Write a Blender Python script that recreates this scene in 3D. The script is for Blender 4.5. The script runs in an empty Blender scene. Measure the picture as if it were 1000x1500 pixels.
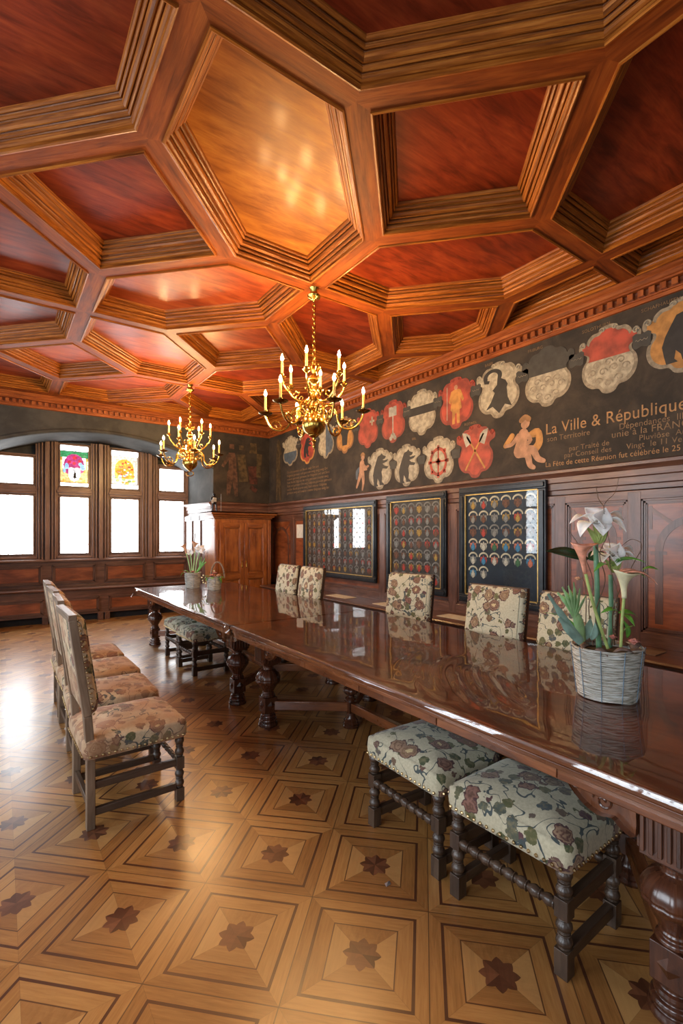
import bpy, bmesh, math, random
from mathutils import Vector, Matrix, geometry
random.seed(7)
PI = math.pi
R = math.radians
sc = bpy.context.scene
col = sc.collection

# ---------------------------------------------------------------- camera
cam = bpy.data.cameras.new('camera')
cam.sensor_fit = 'VERTICAL'; cam.sensor_height = 36.0; cam.sensor_width = 24.0
cam.lens = 704 / 1500 * 36
cam.shift_y = 34 / 1500
cam.clip_start = 0.02
camo = bpy.data.objects.new('camera', cam); col.objects.link(camo)
camo.location = (0, 0, 1.55)
camo.rotation_euler = (R(90), 0, R(-35.34))
sc.camera = camo
# ---------------------------------------------------------------- light / exposure
WIN = 9.0            # brightness of the daylight seen through the frosted panes of the end wall
WINL = 7.5          # same for the windows of the long left wall
WIN_FILL = 1.2           # unseen windows behind the camera, added as fill light
BULB = 880.0         # candle bulbs
EXPO = 0.70
w = bpy.data.worlds.new('world'); sc.world = w; w.use_nodes = True
w.node_tree.nodes['Background'].inputs[0].default_value = (0.75, 0.85, 1.0, 1)
w.node_tree.nodes['Background'].inputs[1].default_value = 1.0
vs = sc.view_settings
vs.view_transform = 'Standard'; vs.look = 'None'; vs.gamma = 1.0; vs.exposure = EXPO
try: vs.use_curve_mapping = False
except Exception: pass
sc.cycles.sample_clamp_indirect = 5.0
sc.cycles.max_bounces = 9

# ---------------------------------------------------------------- node helpers
class X:
    nt = None
    def __init__(s, sock): s.s = sock
    def op(s, o, b=None, c=None):
        n = X.nt.nodes.new('ShaderNodeMath'); n.operation = o
        for i, v in enumerate((s, b, c)):
            if v is None: continue
            if isinstance(v, X): X.nt.links.new(v.s, n.inputs[i])
            else: n.inputs[i].default_value = v
        return X(n.outputs[0])
    def __add__(s, b): return s.op('ADD', b)
    __radd__ = __add__
    def __sub__(s, b): return s.op('SUBTRACT', b)
    def __rsub__(s, b): return (s * -1) + b
    def __mul__(s, b): return s.op('MULTIPLY', b)
    __rmul__ = __mul__
    def __truediv__(s, b): return s.op('DIVIDE', b)
    def fract(s): return s.op('FRACT')
    def abs(s): return s.op('ABSOLUTE')
    def gt(s, b): return s.op('GREATER_THAN', b)
    def lt(s, b): return s.op('LESS_THAN', b)
    def max(s, b): return s.op('MAXIMUM', b)
    def min(s, b): return s.op('MINIMUM', b)
    def floor(s): return s.op('FLOOR')
    def step(s, a, b):
        n = X.nt.nodes.new('ShaderNodeMapRange'); n.interpolation_type = 'SMOOTHSTEP'
        X.nt.links.new(s.s, n.inputs[0]); n.inputs[1].default_value = a; n.inputs[2].default_value = b
        return X(n.outputs[0])
def newmat(name):
    m = bpy.data.materials.new(name); m.use_nodes = True
    X.nt = m.node_tree
    return m, m.node_tree, m.node_tree.nodes['Principled BSDF']
def coord(kind='Object'):
    n = X.nt.nodes.new('ShaderNodeTexCoord'); return n.outputs[kind]
def sep(v):
    n = X.nt.nodes.new('ShaderNodeSeparateXYZ'); X.nt.links.new(v, n.inputs[0]); return [X(o) for o in n.outputs]
def comb(*a):
    n = X.nt.nodes.new('ShaderNodeCombineXYZ')
    for i, v in enumerate(a):
        if isinstance(v, X): X.nt.links.new(v.s, n.inputs[i])
        else: n.inputs[i].default_value = v
    return n.outputs[0]
def noise(v, scale=5, detail=4, rough=.55, dist=0):
    n = X.nt.nodes.new('ShaderNodeTexNoise'); X.nt.links.new(v, n.inputs['Vector'])
    n.inputs['Scale'].default_value = scale; n.inputs['Detail'].default_value = detail
    n.inputs['Roughness'].default_value = rough; n.inputs['Distortion'].default_value = dist
    return X(n.outputs[0])
def mapping(v, scale=(1, 1, 1), loc=(0, 0, 0), rot=(0, 0, 0)):
    n = X.nt.nodes.new('ShaderNodeMapping'); X.nt.links.new(v, n.inputs[0])
    n.inputs['Scale'].default_value = scale; n.inputs['Location'].default_value = loc; n.inputs['Rotation'].default_value = rot
    return n.outputs[0]
def mix(f, a, b, mode='MIX'):
    n = X.nt.nodes.new('ShaderNodeMix'); n.data_type = 'RGBA'; n.blend_type = mode
    if isinstance(f, X): X.nt.links.new(f.s, n.inputs[0])
    else: n.inputs[0].default_value = f
    for i, v in ((6, a), (7, b)):
        if isinstance(v, (tuple, list)): n.inputs[i].default_value = (v[0], v[1], v[2], 1)
        else: X.nt.links.new(v, n.inputs[i])
    return n.outputs[2]
def ramp(f, stops):
    n = X.nt.nodes.new('ShaderNodeValToRGB'); X.nt.links.new(f.s, n.inputs[0])
    e = n.color_ramp.elements
    while len(e) < len(stops): e.new(.5)
    for i, (p, c) in enumerate(stops):
        e[i].position = p; e[i].color = (c[0], c[1], c[2], 1)
    return n.outputs[0]
def bump(h, strength=.2, dist=.01):
    n = X.nt.nodes.new('ShaderNodeBump'); n.inputs['Strength'].default_value = strength
    n.inputs['Distance'].default_value = dist; X.nt.links.new(h.s, n.inputs['Height'])
    return n.outputs[0]
def fin(nt, p, color=None, rough=None, nrm=None, **kw):
    if color is not None:
        if isinstance(color, tuple): p.inputs['Base Color'].default_value = (*color[:3], 1)
        else: nt.links.new(color, p.inputs['Base Color'])
    if rough is not None:
        if isinstance(rough, X): nt.links.new(rough.s, p.inputs['Roughness'])
        else: p.inputs['Roughness'].default_value = rough
    if nrm is not None: nt.links.new(nrm, p.inputs['Normal'])
    for k, v in kw.items():
        p.inputs[k.replace('_', ' ')].default_value = v
M = {}
def plain(name, c, rough=.5, metal=0, var=.25, nscale=18, **kw):
    m, nt, p = newmat(name)
    n = noise(coord('Object'), nscale, 3)
    cc = mix(n.step(.3, .7), tuple(v * (1 - var) for v in c), tuple(min(1, v * (1 + var)) for v in c))
    fin(nt, p, cc, rough, Metallic=metal, **kw)
    M[name] = m; return m
def wood(name, dark, mid, light, rough=.35, coat=0.0, gs=30, bumpk=.15, src='UV', blot=.35):
    m, nt, p = newmat(name)
    uv = coord('UV') if src == 'UV' else coord('Object')
    oi = nt.nodes.new('ShaderNodeObjectInfo')
    x, y, z = sep(uv)
    rnd = X(oi.outputs['Random']) * 37
    v = comb(x * 1.3 + rnd, y * gs * .5, z + rnd)
    g = noise(v, 2.2, 7, .62, .6)
    big = noise(comb(x * 1.2, y * 2.5, rnd), 2.0, 3, .5)
    fine = noise(comb(x * 6, y * gs * 6, rnd), 1.5, 2, .5)
    c = ramp(g * .75 + big * .25, [(.30, dark), (.5, mid), (.70, light)])
    c = mix(fine.step(.35, .65) * .35, c, mix(.5, c, dark))
    c = mix((big.step(.35, .6) * -1 + 1) * blot, c, dark)
    fin(nt, p, c, big * .2 + (rough - .1), bump(g * .6 + fine * .4, bumpk, .004))
    p.inputs['Coat Weight'].default_value = coat; p.inputs['Coat Roughness'].default_value = .18
    if name.startswith('ceil'): p.inputs['Specular IOR Level'].default_value = .16
    M[name] = m; return m
def emis(name, c, s):
    m, nt, p = newmat(name)
    fin(nt, p, tuple(c), .4)
    p.inputs['Emission Color'].default_value = (*c, 1); p.inputs['Emission Strength'].default_value = s
    M[name] = m; return m

wood('ceil_mould', (.06, .013, .003), (.33, .095, .012), (.56, .21, .035), .42, .10, 44, .4)
wood('ceil_beam', (.08, .017, .004), (.25, .056, .010), (.34, .098, .016), .50, .0, 26, .35)
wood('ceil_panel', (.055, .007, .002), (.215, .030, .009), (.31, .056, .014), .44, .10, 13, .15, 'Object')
wood('ceil_panel_lamp_gold', (.16, .04, .006), (.40, .14, .020), (.54, .23, .04), .46, .12, 13, .15, 'Object')  # partly own varnish tone, partly warm chandelier glow painted into the colour
wood('ceil_panel_lamp_orange', (.13, .022, .008), (.38, .070, .022), (.50, .13, .035), .44, .12, 13, .15, 'Object')  # weaker tint, lamp glow likewise put into the panel colour
wood('cornice_wood', (.10, .022, .006), (.30, .075, .016), (.42, .13, .03), .36, .25, 40, .3)
wood('wainscot', (.045, .018, .012), (.125, .055, .036), (.21, .105, .072), .38, .3, 22, .25)
wood('wainscot_red', (.08, .020, .008), (.25, .07, .024), (.38, .12, .042), .36, .35, 12, .2)
wood('window_wood', (.11, .06, .046), (.23, .135, .105), (.32, .20, .16), .42, .15, 22, .2)
wood('cabinet_wood', (.10, .026, .006), (.28, .085, .016), (.42, .15, .03), .3, .4, 14, .15)
wood('table_wood', (.06, .017, .006), (.21, .066, .022), (.33, .12, .042), .28, .5, 16, .1, 'UV', .3)
wood('table_top', (.05, .013, .005), (.15, .042, .013), (.24, .078, .026), .35, .0, 7, .05, 'UV', .4)
wood('leg_wood', (.025, .009, .006), (.085, .028, .013), (.15, .052, .023), .25, .5, 16, .1)
wood('chair_wood', (.025, .015, .010), (.072, .043, .027), (.13, .085, .055), .38, .2, 22, .25)
wood('chair_wood_worn', (.10, .06, .035), (.23, .155, .10), (.34, .25, .17), .5, .1, 22, .3)
plain('brass', (.62, .39, .085), .22, 1.0, .25, 20)
plain('brass_dark', (.30, .19, .06), .25, 1.0, .3, 20)
plain('candle', (.85, .55, .16), .5, 0, .08, 20)
plain('nail', (.45, .32, .16), .3, 1.0, .2)
plain('black_frame', (.014, .018, .024), .28, 0, .3)
plain('gold_fillet', (.55, .38, .13), .35, .7, .2)
plain('dark', (.012, .011, .011), .6)
plain('dark_gap', (.01, .01, .012), .8)
plain('paper', (.62, .62, .58), .6, 0, .08)
plain('lead', (.05, .05, .05), .5)
plain('iron', (.03, .03, .035), .3, .8)
plain('silvery', (.55, .56, .58), .3, .7)
emis('bulb', (1.0, .60, .24), BULB)

# plaster
def plaster(name, a, b, rough=.75, sc_=2.2):
    m, nt, p = newmat(name)
    o = coord('Object')
    n = noise(o, sc_, 8, .65, .4); n2 = noise(o, 30, 3)
    c = mix(n.step(.35, .68), a, b)
    fin(nt, p, c, rough, bump(n * .6 + n2 * .4, .25, .01)); M[name] = m
plaster('plaster', (.030, .030, .028), (.062, .060, .054), .85)
plaster('mural_canvas', (.014, .011, .009), (.045, .033, .023), .8, 3.5)
plaster('mural_brown', (.05, .028, .015), (.10, .055, .03), .6, 6)
plaster('plain_wall', (.32, .29, .25), (.38, .34, .30))

# parquet
def parquet():
    m, nt, p = newmat('parquet')
    x, y, z = sep(coord('Object'))
    s = .4885; k = .70711 / s
    dx = x - .399; dy = y - 1.752
    u = (dx + dy) * k; v = (dx - dy) * k
    iu = u.floor(); iv = v.floor()
    fu = u.fract() - .5; fv = v.fract() - .5
    au = fu.abs(); av = fv.abs()
    mx = au.max(av)
    q = au.gt(av)                       # which pair of quadrants
    sgn = (fu * q + fv * (q * -1 + 1)).gt(0)
    al = u + (v - u) * q                # coordinate along the board
    ac = v + (u - v) * q                # coordinate across the board
    ids = iu * 3.17 + iv * 7.31 + q * 11.3 + sgn * 5.7
    inner = mx.lt(.258)
    g1 = noise(comb(al * 2.0, ac * 26, ids), 1.6, 6, .6, .5)
    g2 = noise(comb(al * 14, ac * 5, ids), 1.6, 6, .6, .8)
    g = g1 + (g2 - g1) * (inner * sgn)
    fg = noise(comb(al * 9, ac * 150, ids), 1.0, 3, .6)
    g = g * .72 + fg * .28
    wn = nt.nodes.new('ShaderNodeTexWhiteNoise'); wn.noise_dimensions = '1D'
    nt.links.new((ids + inner * 3.3).s, wn.inputs['W'])
    rb = X(wn.outputs['Value'])
    base = ramp(g * .8 + rb * .28 - .04, [(.25, (.24, .095, .022)), (.5, (.40, .185, .050)), (.78, (.55, .29, .090))])
    # light / dark alternate triangles in the centre square
    base = mix(inner * (q * -1 + 1) * .45, base, (.62, .36, .13))
    base = mix(inner * q * .25, base, (.26, .12, .04))
    dark = (.085, .028, .012)
    band = mx.gt(.379) * mx.lt(.403)
    thin = mx.gt(.250) * mx.lt(.260)
    c = mix(band, base, dark)
    c = mix(thin * .9, c, dark)
    # seams: joints of tiles and mitres
    seam = mx.gt(.4955)
    mit = (au - av).abs().lt(.0022)
    c = mix(seam * .75, c, (.06, .025, .012))
    c = mix(mit * .35, c, (.08, .035, .015))
    # eight pointed star
    th = fu.op('ARCTAN2', fv)
    a = ((th / (PI / 4)).fract() - .5).abs() * 2    # 1 at the axes
    r = (fu * fu + fv * fv).op('SQRT')
    rad = a * .040 + .108
    star = r.lt(rad)
    sec = ((th / (PI / 4) + .0).floor() * 2.37 + iu * 1.3 + iv * 2.1)
    wn2 = nt.nodes.new('ShaderNodeTexWhiteNoise'); wn2.noise_dimensions = '1D'
    nt.links.new(sec.s, wn2.inputs['W'])
    sc_c = mix(X(wn2.outputs['Value']), (.07, .022, .010), (.24, .09, .038))
    sc_c = mix(g1.step(.35, .7) * .3, sc_c, (.06, .02, .01))
    c = mix(star, c, sc_c)
    big = noise(coord('Object'), .9, 5, .6)
    c = mix((big.step(.3, .62) * -1 + 1) * .22, c, (.12, .06, .03))
    sm = noise(coord('Object'), 7, 5, .7)
    fin(nt, p, c, sm * .25 + .22, bump(g * .5 + seam * -1.5 + mit * -.5, .12, .003))
    p.inputs['Coat Weight'].default_value = .35; p.inputs['Coat Roughness'].default_value = .22
    M['parquet'] = m
parquet()

# tapestry upholstery
def fabric(name, base, worn):
    m, nt, p = newmat(name)
    o = coord('Object'); oi = nt.nodes.new('ShaderNodeObjectInfo')
    rn = X(oi.outputs['Random'])
    mp = nt.nodes.new('ShaderNodeVectorMath'); mp.operation = 'ADD'
    nt.links.new(o, mp.inputs[0]); nt.links.new(comb(rn * 9, rn * 5, rn * 7), mp.inputs[1]); o = mp.outputs[0]
    def vor(scale, rnd=.8):
        n = nt.nodes.new('ShaderNodeTexVoronoi'); n.voronoi_dimensions = '3D'; nt.links.new(o, n.inputs['Vector'])
        n.inputs['Scale'].default_value = scale; n.inputs['Randomness'].default_value = rnd
        return X(n.outputs['Distance']), n.outputs['Color']
    wob = noise(o, 55, 3) - .5
    wob2 = noise(o, 24, 2) - .5
    bcol = mix(noise(o, 90, 2).step(.3, .7), base, tuple(v * .82 for v in base))
    c = bcol
    # vines
    vn = noise(o, 8, 2, .4, .6)
    vine = ((vn - .5).abs()).lt(.011)
    c = mix(vine, c, (.055, .075, .075))
    # leaves
    d, cc = vor(15); r_, g_, b_ = sep(cc)
    dl = d + wob * .45
    leaf = dl.lt(.41) * r_.gt(.22)
    lc = ramp(g_, [(.0, (.050, .070, .030)), (.35, (.11, .11, .040)), (.6, (.055, .08, .09)), (.8, (.16, .085, .04)), (1, (.09, .035, .05))])
    lc = mix(wob.step(-.1, .16) * .6, lc, (.24, .20, .10))
    c = mix(leaf, c, lc)
    # flowers
    d2, cc2 = vor(8.2, .75); r2, g2, b2 = sep(cc2)
    df = d2 + wob2 * .42 + wob * .2
    fl = df.lt(.40) * r2.gt(.30)
    ring = (df * 46).op('SINE') * .5 + .5
    fc = mix(ring, mix(g2, (.10, .04, .03), (.17, .10, .045)), mix(b2, (.34, .24, .14), (.22, .10, .075)))
    fc = mix(df.lt(.10), fc, (.55, .42, .22))
    fc = mix(df.gt(.355), fc, (.08, .035, .035))
    c = mix(fl, c, fc)
    if worn > 0:
        wn = noise(o, 4, 3)
        c = mix(wn.step(.38, .55) * worn, c, (.38, .19, .09))
    weave = noise(o, 260, 1)
    fin(nt, p, c, .85, bump(weave, .25, .003)); p.inputs['Sheen Weight'].default_value = .15
    M[name] = m
fabric('tapestry', (.54, .50, .35), 0)
fabric('tapestry_worn', (.56, .44, .28), .6)

# glass of the picture frames and the plastic cover
def clear(name, tint, ior=1.5, rough=.02, base=.03):
    m = bpy.data.materials.new(name); m.use_nodes = True; nt = m.node_tree; X.nt = nt
    nt.nodes.remove(nt.nodes['Principled BSDF'])
    fr = nt.nodes.new('ShaderNodeFresnel'); ge = nt.nodes.new('ShaderNodeNewGeometry')
    io = X(ge.outputs['Backfacing']) * (1 / ior - ior) + ior; nt.links.new(io.s, fr.inputs[0])
    t = nt.nodes.new('ShaderNodeBsdfTransparent'); t.inputs[0].default_value = (*tint, 1)
    g = nt.nodes.new('ShaderNodeBsdfGlossy'); g.inputs['Roughness'].default_value = rough
    mx = nt.nodes.new('ShaderNodeMixShader')
    f = X(fr.outputs[0]) + base
    nt.links.new(f.s, mx.inputs[0]); nt.links.new(t.outputs[0], mx.inputs[1]); nt.links.new(g.outputs[0], mx.inputs[2])
    nt.links.new(mx.outputs[0], nt.nodes['Material Output'].inputs[0])
    M[name] = m; return m, nt, g, fr
clear('frame_glass', (.93, .95, .95), 1.45, .012, .0)
m_, nt_, g_, fr_ = clear('plastic_film', (.93, .93, .93), 1.5, .03, .055)
nb = bump(noise(coord('Object'), 3.0, 2, .5), .10, .02); nt_.links.new(nb, g_.inputs['Normal'])

# leaded frosted panes
def pane(name, strength, tint=(1, 1, 1)):
    m, nt, p = newmat(name)
    x, y, z = sep(coord('Object'))
    h = x + y
    a = (h * 5.2 + z * 4.0).fract(); b = (h * 5.2 - z * 4.0).fract()
    da = (a - .5).abs(); db = (b - .5).abs()
    line = da.lt(.022).max(db.lt(.022))
    dot = (da.lt(.11)) * (db.lt(.11))
    n = noise(coord('Object'), 3, 3)
    c = mix(n.step(.3, .7), tuple(.93 * t for t in tint), tint)
    c = mix(line * .30, c, (.25, .27, .30))
    c = mix(dot * .9, c, (.02, .02, .02))
    fin(nt, p, (.1, .1, .1), .3)
    nt.links.new(c, p.inputs['Emission Color']); p.inputs['Emission Strength'].default_value = strength
    M[name] = m
pane('pane_end', WIN, (.93, .97, 1.0)); pane('pane_left', WINL, (.82, .91, 1.0)); pane('pane_rear_fill', WIN_FILL, (.9, .95, 1.0))

# ---------------------------------------------------------------- mesh builder
class MB:
    def __init__(s): s.v = []; s.f = []; s.g = []; s.sm = []
    def add(s, vs, fs, g=(1, 0, 0), smooth=False):
        o = len(s.v); s.v += [tuple(v) for v in vs]
        r = (random.random() * 9, random.random() * 9)
        for f in fs:
            s.f.append(tuple(i + o for i in f)); s.g.append((g, r)); s.sm.append(smooth)
        return s
    def box(s, c, d, rz=0, g=None, taper=1.0):
        hx, hy, hz = d[0] / 2, d[1] / 2, d[2] / 2
        vs = []
        for z in (-1, 1):
            k = taper if z > 0 else 1
            for x, y in ((-1, -1), (1, -1), (1, 1), (-1, 1)):
                X_, Y_ = x * hx * k, y * hy * k
                vs.append((c[0] + X_ * math.cos(rz) - Y_ * math.sin(rz), c[1] + X_ * math.sin(rz) + Y_ * math.cos(rz), c[2] + z * hz))
        if g is None:
            i = max(range(3), key=lambda i: d[i]); g = [(math.cos(rz), math.sin(rz), 0), (-math.sin(rz), math.cos(rz), 0), (0, 0, 1)][i]
        return s.add(vs, [(0, 3, 2, 1), (4, 5, 6, 7), (0, 1, 5, 4), (1, 2, 6, 5), (2, 3, 7, 6), (3, 0, 4, 7)], g)
    def b2(s, lo, hi, g=None):
        return s.box([(a + b) / 2 for a, b in zip(lo, hi)], [abs(b - a) for a, b in zip(lo, hi)], 0, g)
    def bar(s, a, b, w, h, up=(0, 0, 1)):
        a, b = Vector(a), Vector(b); d = (b - a).normalized(); up = Vector(up)
        if abs(d.dot(up)) > .98: up = Vector((1, 0, 0))
        r = d.cross(up).normalized(); u = r.cross(d)
        vs = [p + r * (x * w / 2) + u * (y * h / 2) for p in (a, b) for x, y in ((-1, -1), (1, -1), (1, 1), (-1, 1))]
        return s.add(vs, [(0, 1, 2, 3), (7, 6, 5, 4), (0, 4, 5, 1), (1, 5, 6, 2), (2, 6, 7, 3), (3, 7, 4, 0)], tuple(d))
    def lathe(s, prof, a=(0, 0, 0), axis=(0, 0, 1), n=20, mod=None, sx=1, sy=1):
        a = Vector(a); ax = Vector(axis).normalized()
        t = Vector((1, 0, 0)) if abs(ax.x) < .9 else Vector((0, 1, 0))
        e1 = (t - ax * t.dot(ax)).normalized(); e2 = ax.cross(e1)
        vs = []; fs = []
        for r, z in prof:
            for i in range(n):
                th = 2 * PI * i / n
                rr = r * (mod(th, z) if mod else 1)
                vs.append(a + ax * z + (e1 * math.cos(th) * sx + e2 * math.sin(th) * sy) * rr)
        m = len(prof)
        for k in range(m - 1):
            for i in range(n):
                j = (i + 1) % n
                fs.append((k * n + i, k * n + j, (k + 1) * n + j, (k + 1) * n + i))
        if prof[0][0] > 1e-4: fs.append(tuple(reversed(range(n))))
        if prof[-1][0] > 1e-4: fs.append(tuple((m - 1) * n + i for i in range(n)))
        return s.add(vs, fs, tuple(ax), True)
    def tube(s, pts, rad, n=10, closed=False, flat=1.0, caps=True):
        pts = [Vector(p) for p in pts]; m = len(pts)
        if not isinstance(rad, (list, tuple)): rad = [rad] * m
        vs = []; fs = []; prev = None
        for i, p in enumerate(pts):
            if closed: d = (pts[(i + 1) % m] - pts[i - 1])
            else: d = pts[min(i + 1, m - 1)] - pts[max(i - 1, 0)]
            d = d.normalized() if d.length > 1e-9 else Vector((0, 0, 1))
            if prev is None:
                t = Vector((0, 0, 1)) if abs(d.z) < .9 else Vector((1, 0, 0))
                e = (t - d * t.dot(d)).normalized()
            else:
                e = prev - d * prev.dot(d)
                e = e.normalized() if e.length > 1e-6 else d.orthogonal().normalized()
            prev = e; e2 = d.cross(e)
            for k in range(n):
                th = 2 * PI * k / n
                vs.append(p + (e * math.cos(th) + e2 * math.sin(th) * flat) * rad[i])
        L = m if closed else m - 1
        for i in range(L):
            j = (i + 1) % m
            for k in range(n):
                k2 = (k + 1) % n
                fs.append((i * n + k, i * n + k2, j * n + k2, j * n + k))
        if not closed and caps:
            fs.append(tuple(reversed(range(n)))); fs.append(tuple((m - 1) * n + k for k in range(n)))
        return s.add(vs, fs, tuple((pts[-1] - pts[0]).normalized()) if not closed and (pts[-1] - pts[0]).length > 1e-6 else (0, 0, 1), True)
    def ball(s, c, r, n=12, m=8, sc_=(1, 1, 1)):
        vs = [(c[0], c[1], c[2] - r * sc_[2])]
        for k in range(1, m):
            ph = -PI / 2 + PI * k / m
            for i in range(n):
                th = 2 * PI * i / n
                vs.append((c[0] + r * sc_[0] * math.cos(ph) * math.cos(th), c[1] + r * sc_[1] * math.cos(ph) * math.sin(th), c[2] + r * sc_[2] * math.sin(ph)))
        vs.append((c[0], c[1], c[2] + r * sc_[2])); fs = []
        for i in range(n):
            j = (i + 1) % n
            fs.append((0, 1 + j, 1 + i))
            for k in range(m - 2):
                a = 1 + k * n
                fs.append((a + i, a + j, a + n + j, a + n + i))
            a = 1 + (m - 2) * n
            fs.append((a + i, a + j, len(vs) - 1))
        return s.add(vs, fs, (0, 0, 1), True)
    def plate(s, poly, f, t, smooth=False):
        """poly: 2-D outline; f(u, v, d) maps to 3-D; thickness t"""
        n = len(poly)
        ar = sum(poly[i][0] * poly[(i + 1) % n][1] - poly[(i + 1) % n][0] * poly[i][1] for i in range(n))
        if ar < 0: poly = poly[::-1]
        tris = geometry.tessellate_polygon([[Vector((p[0], p[1], 0)) for p in poly]])
        vs = [f(p[0], p[1], 0) for p in poly] + [f(p[0], p[1], t) for p in poly]
        fs = [tuple(n + i for i in tr) for tr in tris] + [(i, (i + 1) % n, n + (i + 1) % n, n + i) for i in range(n)]
        return s.add(vs, fs, (0, 0, 1))
    def extrude(s, prof, a, b, nrm=(0, 0, 1), cap=True):
        """sweep a 2-D profile (offset out, up) from a to b; out = horizontal normal"""
        a, b = Vector(a), Vector(b); o = Vector(nrm)
        n = len(prof)
        vs = [p + o * q[0] + Vector((0, 0, 1)) * q[1] for p in (a, b) for q in prof]
        fs = [(i, i + 1, n + i + 1, n + i) for i in range(n - 1)]
        if cap: fs += [tuple(range(n)), tuple(reversed(range(n, 2 * n)))]
        return s.add(vs, fs, tuple((b - a).normalized()))
    def xf(s, mat):
        s.v = [tuple(mat @ Vector(v)) for v in s.v]; return s
    def build(s, name, mat, parent=None, bevel=0, ang=35):
        me = bpy.data.meshes.new(name); me.from_pydata(s.v, [], s.f); me.update()
        me.materials.append(M[mat] if isinstance(mat, str) else mat)
        uv = me.uv_layers.new(name='UVMap').data
        for p, (g, r) in zip(me.polygons, s.g):
            p.use_smooth = True
            g = Vector(g); n = p.normal
            if abs(n.dot(g)) > .9: g = n.orthogonal()
            c = n.cross(g)
            if c.length > 1e-6: c.normalize()
            for li in p.loop_indices:
                q = me.vertices[me.loops[li].vertex_index].co
                uv[li].uv = (q.dot(g) + r[0], q.dot(c) + r[1])
        me.set_sharp_from_angle(angle=R(ang))
        ob = bpy.data.objects.new(name, me); col.objects.link(ob)
        if parent: ob.parent = parent
        if bevel:
            bm = ob.modifiers.new('bevel', 'BEVEL'); bm.width = bevel; bm.segments = 2; bm.limit_method = 'ANGLE'; bm.angle_limit = R(40)
            bm.harden_normals = False
        return ob
def thing(name, label, cat, loc=(0, 0, 0), rz=0, group=None, kind=None):
    o = bpy.data.objects.new(name, None); col.objects.link(o); o.empty_display_size = .1
    o.location = loc; o.rotation_euler = (0, 0, rz)
    return tag(o, label, cat, group, kind)
def tag(o, label=None, cat=None, group=None, kind=None):
    if label: o['label'] = label
    if cat: o['category'] = cat
    if group: o['group'] = group
    if kind: o['kind'] = kind
    return o
def struct(o, label=None, cat=None): return tag(o, label, cat, None, 'structure')
def copy_tree(o, parent=None):
    c = o.copy(); col.objects.link(c); c.parent = parent
    for ch in list(o.children): copy_tree(ch, c)
    return c
def catmull(P, n=6, closed=True):
    out = []; m = len(P)
    rng = range(m) if closed else range(m - 1)
    for i in rng:
        p0, p1, p2, p3 = (P[(i - 1) % m], P[i], P[(i + 1) % m], P[(i + 2) % m]) if closed else (P[max(i - 1, 0)], P[i], P[i + 1], P[min(i + 2, m - 1)])
        for k in range(n):
            t = k / n
            out.append(tuple(.5 * (2 * b + (c - a) * t + (2 * a - 5 * b + 4 * c - d) * t * t + (3 * b - a - 3 * c + d) * t ** 3) for a, b, c, d in zip(p0, p1, p2, p3)))
    if not closed: out.append(tuple(P[-1]))
    return out

# ================================================================ ROOM
XL, XR, YR, YF = -2.6, 4.55, -2.0, 9.0
YW = 10.2                       # plane of the window glass
ZB, ZT = 3.75, 3.90             # underside of beams, coffer panels
NX0, NX1 = -.42, 3.345          # niche of the end windows
AC, AR, AT = 1.46, 4.2, 3.31    # arch centre, radius, crown height

struct(MB().add([(XL, YR, 0), (XR, YR, 0), (XR, YW + .3, 0), (XL, YW + .3, 0)], [(0, 1, 2, 3)]).build('floor', 'parquet'), 'inlaid star-pattern oak parquet floor', 'floor')

# ---- ceiling
px = lambda c: .67 + .805 * c
py = lambda r: 1.95 + .845 * r
def clip(poly, ax, lim, keep_less):
    out = []
    for i in range(len(poly)):
        a, b = poly[i], poly[(i + 1) % len(poly)]
        ia = (a[ax] <= lim) == keep_less or a[ax] == lim; ib = (b[ax] <= lim) == keep_less or b[ax] == lim
        if ia: out.append(a)
        if ia != ib:
            t = (lim - a[ax]) / (b[ax] - a[ax]); out.append((a[0] + t * (b[0] - a[0]), a[1] + t * (b[1] - a[1])))
    return out
def inset(poly, d):
    n = len(poly); out = []
    for i in range(n):
        p0, p1, p2 = [Vector(poly[(i + k) % n]) for k in (-1, 0, 1)]
        a = (p1 - p0).normalized(); b = (p2 - p1).normalized()
        na = Vector((-a.y, a.x)); nb = Vector((-b.y, b.x))
        bis = na + nb; k = 1 + na.dot(nb)
        out.append(p1 + bis * (d / max(k, .15)))
    return out
def clean(poly):
    out = []
    for p in poly:
        if not out or (Vector(p) - Vector(out[-1])).length > .03: out.append(p)
    if len(out) > 1 and (Vector(out[0]) - Vector(out[-1])).length < .03: out.pop()
    return out
def inrad(poly):
    c = sum((Vector(p) for p in poly), Vector((0, 0))) / len(poly); best = 9
    for i in range(len(poly)):
        a, b = Vector(poly[i]), Vector(poly[(i + 1) % len(poly)]); d = (b - a).normalized()
        best = min(best, (c - a).dot(Vector((-d.y, d.x))))
    return best
cells = []
for a in range(-6, 8):
    for b in range(-6, 12):
        if a % 2 == 0 and b % 2 == 0 and (a + b) % 4 == 2:
            cells.append([(a - 1, b), (a, b - 1), (a + 1, b), (a, b + 1)])
        elif a % 2 and b % 2:
            if (a - 1 + b - 1) % 4 == 0: cells.append([(a - 1, b - 1), (a, b - 1), (a + 1, b), (a + 1, b + 1), (a, b + 1), (a - 1, b)])
            else: cells.append([(a - 1, b + 1), (a - 1, b), (a, b - 1), (a + 1, b - 1), (a + 1, b), (a, b + 1)])
slab = MB().b2((XL - .1, YR - .1, ZT + .03), (XR + .1, YF + .1, ZT + .15)).build('ceiling', 'ceil_panel')
struct(slab, 'coffered varnished wood ceiling of hexagons and diamonds', 'ceiling')
CL = .10
beam = MB()
MP = []
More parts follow.
